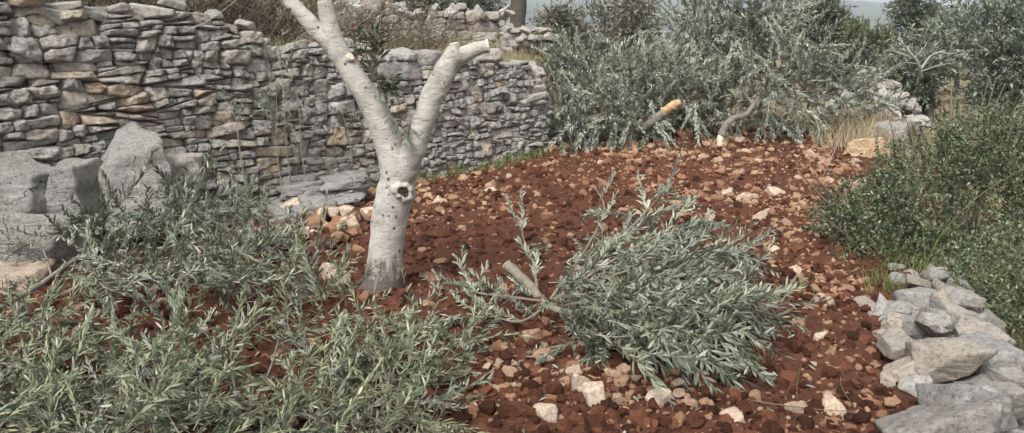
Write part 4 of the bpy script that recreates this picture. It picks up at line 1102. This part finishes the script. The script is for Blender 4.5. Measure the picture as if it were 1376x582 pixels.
far_tree('brown_bush', 'brown bush behind the wall at the upper left edge', 60, 60, -40, 200, 11.0, m_cr_brown, 8000, .08, cat='bush', trunk=False, bare=10)
far_tree('brown_bush', 'greyish bush at the top edge left of the pruned tree', 380, 60, -40, 160, 14, m_cr_brown, 9000, .09, cat='bush', trunk=False, bare=10)

# pale olive sprouts growing against the wall left of the tree
def sprout(label, pts, n, Y, sc=.8, meshes=SH_C, up=.8):
    b = wall_y(pts[0][0], .12); P0 = np.array([b[0], b[1], gz(b[0], b[1])])
    S = Branch('wild_olive_sprout', tuple(P0), label, 'sapling', 'pale olive sprouts against the wall')
    Yw = b[1]-.10
    P = S.stem([P0]+[at(px, py, Yw) for px, py in pts], .007, .003, m_twig, 6)
    for q in range(n):
        i = int(U(.45, 1)*(len(P)-1)); S.shoot(P[i]+rng.normal(0, .05, 3), (rng.normal(0, .6), -.3+rng.normal(0, .3), up+rng.normal(0, .3)), meshes, U(.7, 1)*sc)
sprout('pale leafy olive sprout standing before the wall at the grey twiggy gap', [(372, 200), (372, 150), (370, 110)], 12, 7.0)
sprout('small pale olive sprout before the wall left of the taller sprout', [(322, 200), (318, 165), (312, 150)], 8, 7.0, .7)
sprout('olive sprout with narrow leaves before the wall beside the left limb', [(405, 200), (402, 150), (398, 120)], 9, 7.0, .8)
sprout('thin olive sprout rising above the wall top near the tree', [(385, 200), (380, 110), (372, 70)], 8, 7.0, .8)
sprout('olive sprout between the two tree limbs in front of the wall', [(470, 190), (462, 160), (455, 140)], 5, 7.0, .7)

# ------------------------------------------------------------------ grass
def blades(name, label, pts, h, w, mat, lean=.35, kind_cat='grass'):
    n = len(pts); z = terrain(pts[:, 0], pts[:, 1]); B = np.stack([pts[:, 0], pts[:, 1], z], 1)
    a = rng.uniform(0, 6.28, n); s = np.stack([np.cos(a), np.sin(a), np.zeros(n)], 1); hh = h*rng.uniform(.4, 1.2, (n, 1))
    ln = rng.normal(0, lean, (n, 3)); ln[:, 2] = 1; up = ln/np.linalg.norm(ln, axis=1, keepdims=True)
    bend = rng.normal(0, lean*.7, (n, 3)); bend[:, 2] = -.12
    M = B+up*hh*.55; E = M+(up+bend)*hh*.45
    V = np.stack([B-s*w, B+s*w, M+s*w*.75, M-s*w*.75, E], 1).reshape(-1, 3); q = np.arange(n)*5
    T = np.concatenate([np.stack([q, q+1, q+2], 1), np.stack([q, q+2, q+3], 1), np.stack([q+3, q+2, q+4], 1)])
    return stuff(link(name, mesh_tri(name, V, T, mat)), label, kind_cat)
def scat(n, f, tuft=.12, per=14):
    out = []
    while len(out) < n:
        c = f()
        if c is None: continue
        for _ in range(int(U(4, per))): out.append((c[0]+rng.normal(0, tuft), c[1]+rng.normal(0, tuft)))
    return np.array(out[:n])
def f_up():
    y = 5.5+14*U()**1.3; x = U(-.62*y-.5, 1.5)
    return (x, y) if (x < x_left(y)-.35) else None
blades('dry_grass', 'straw coloured dry grass over the upper terrace', scat(15000, f_up), .22, .0028, m_dry)
def f_rt():
    y = U(10.2, 22); x = U(.8, .7*y+2)
    return (x, y) if (x > xl_right(y)-.1 or y > 12.9) else None
blades('dry_grass', 'tall straw coloured dry grass around the orange boulder and stone heap', scat(13000, f_rt, .15), .34, .0035, m_dry)
def f_dg():
    p = at(1182+rng.normal(0, 30), 100, U(10.6, 14.5)); return (p[0], p[1])
blades('dry_grass', 'tall pinkish brown dry grass between the orange boulder and the stone heap', scat(4500, f_dg, .14), .42, .003, m_dry, .3)
def f_low():
    y = U(2.5, 14); x = U(2.6, .75*y+3.5)
    return (x, y) if x > xl_right(y)+.95 else None
blades('dry_grass', 'straw and olive coloured grass on the lower terrace beyond the shrubs', scat(7000, f_low, .12), .24, .003, m_dry)
def f_gr():
    if U() < .45:
        u = U(1.5, wlen); p = wo0+WD*u+WN*abs(rng.normal(.08, .1)); return (p[0], p[1]) if U() < .5 or u > 4 else None
    if U() < .4:
        p = gp(612+rng.normal(0, 22), 210+rng.normal(0, 6), .05); return (p[0], p[1])
    if U() < .4:
        p = gp(400+rng.normal(0, 30), 242+rng.normal(0, 5), .05); return (p[0], p[1])
    y = U(4.7, 6.2) if U() < .6 else U(4.7, 9.5); return (float(xl_right(y))+rng.normal(.4, .22), y)
blades('green_grass', 'green grass tufts along the foot of the walls', scat(4200, f_gr, .05), .13, .0025, m_grass)
def f_ug():
    y = U(9.5, 20); x = U(-2, 2.4)
    return (x, y) if x < x_left(y)+.3 and fbm(np.array([[x, y, 3.]])*.9, 2, 8)[0] > .05 else None
blades('green_grass', 'green grass patches on the bank above the wall end', scat(3500, f_ug, .1), .12, .003, m_grass)

fl = MB()
for q in range(900):
    if U() < .5: p = gp(860+rng.normal(0, 150), 430+rng.normal(0, 65), .02)
    else: p = gp(U(0, 680), U(330, 582), .02)
    if p[0] < x_left(p[1])+.1 or p[1] > 9 or p[0] > xl_right(p[1]): continue
    V, T, nn = leaf_tris(np.array([p[0], p[1], gz(p[0], p[1])+.012]), (rng.normal(), rng.normal(), rng.normal(0, .15)), nrm((rng.normal(0, .25), rng.normal(0, .25), 1)), .06*U(.7, 1.1), .012, .08)
    fl.add(V, T, 0 if U() < .6 else 1)
stuff(link('fallen_leaves', fl.mesh('fallen_leaves', [m_top, m_und])), 'loose olive leaves fallen on the soil around the cut branches', 'leaves')
# ------------------------------------------------------------------ dry twigs, stalks
def twig(label, pts, r=.003, mat=m_brown, name='dry_twig', cat='twig'):
    P = catmull(np.array(pts), len(pts)*6); c = P[0].copy()
    V, T = tube(P-c, np.linspace(r, r*.45, len(P)), 5, True, r*.2, 30)
    return tag(link(name, mesh_tri(name, V, T, mat, None, True), loc=c), label, cat)
def gpt(px, py, h=.015):
    p = gp(px, py, h); return np.array([p[0], p[1], gz(p[0], p[1])+h])
twig('long dry twig lying across the soil at lower right', [gpt(1005, 560), gpt(1050, 562, .03), gpt(1100, 565, .02), gpt(1165, 572, .03)])
twig('short dry twig curving up left of the retaining wall', [gpt(1128, 520), gpt(1130, 535, .04), gpt(1145, 560, .03)], .0025)
twig('thin dry stalk lying below the cut branch', [gpt(838, 515, .02), gpt(828, 550, .03), gpt(815, 580, .01)], .0025)
twig('dry twig slanting at the far side of the soil by the orange boulder', [gpt(1130, 182, .2), gpt(1120, 205, .1), gpt(1105, 240, .02)], .005, m_white)
twig('thin bent stalk near the lower right edge of the soil', [gpt(1075, 505, .01), gpt(1070, 530, .05), gpt(1072, 552, .02)], .002)
stp_ = gp(1200, 420, .1)
twig('long yellow green stalk arching over the large evergreen shrub', [at(1238, 375, 5.2), at(1262, 320, 5.2), at(1310, 268, 5.2), at(1380, 222, 5.2)], .004, m_grass, 'grass_stalk', 'stalk')
twig('thin upright stalk in front of the large evergreen shrub', [at(1242, 395, 5.1), at(1243, 350, 5.1), at(1240, 300, 5.15)], .003, m_grass, 'grass_stalk', 'stalk')
twig('bare grey twig poking from the wall top at upper left', [at(250, 42, 7.0), at(285, 25, 7.0), at(318, 0, 7.0)], .004, m_white)

# ------------------------------------------------------------------ haze
hv = bpy.data.materials.new('haze'); hv.use_nodes = True; ht = hv.node_tree; ht.nodes.clear()
pv = ht.nodes.new('ShaderNodeVolumePrincipled'); pv.inputs['Color'].default_value = (.80, .87, .95, 1); pv.inputs['Density'].default_value = .0007
ho = ht.nodes.new('ShaderNodeOutputMaterial'); ht.links.new(pv.outputs[0], ho.inputs['Volume'])
x0, x1, y0, y1, z0, z1 = -3700, 3700, -700, 5600, -60, 110
HV = np.array([(x, y, z) for x in (x0, x1) for y in (y0, y1) for z in (z0, z1)])
HT_ = [(0, 1, 3), (0, 3, 2), (4, 6, 7), (4, 7, 5), (0, 4, 5), (0, 5, 1), (2, 3, 7), (2, 7, 6), (0, 2, 6), (0, 6, 4), (1, 5, 7), (1, 7, 3)]
USE_HAZE = True
if USE_HAZE:
    hz_o = link('haze', mesh_tri('haze', HV, HT_, hv)); stuff(hz_o, 'thin pale haze over the whole landscape', 'haze')
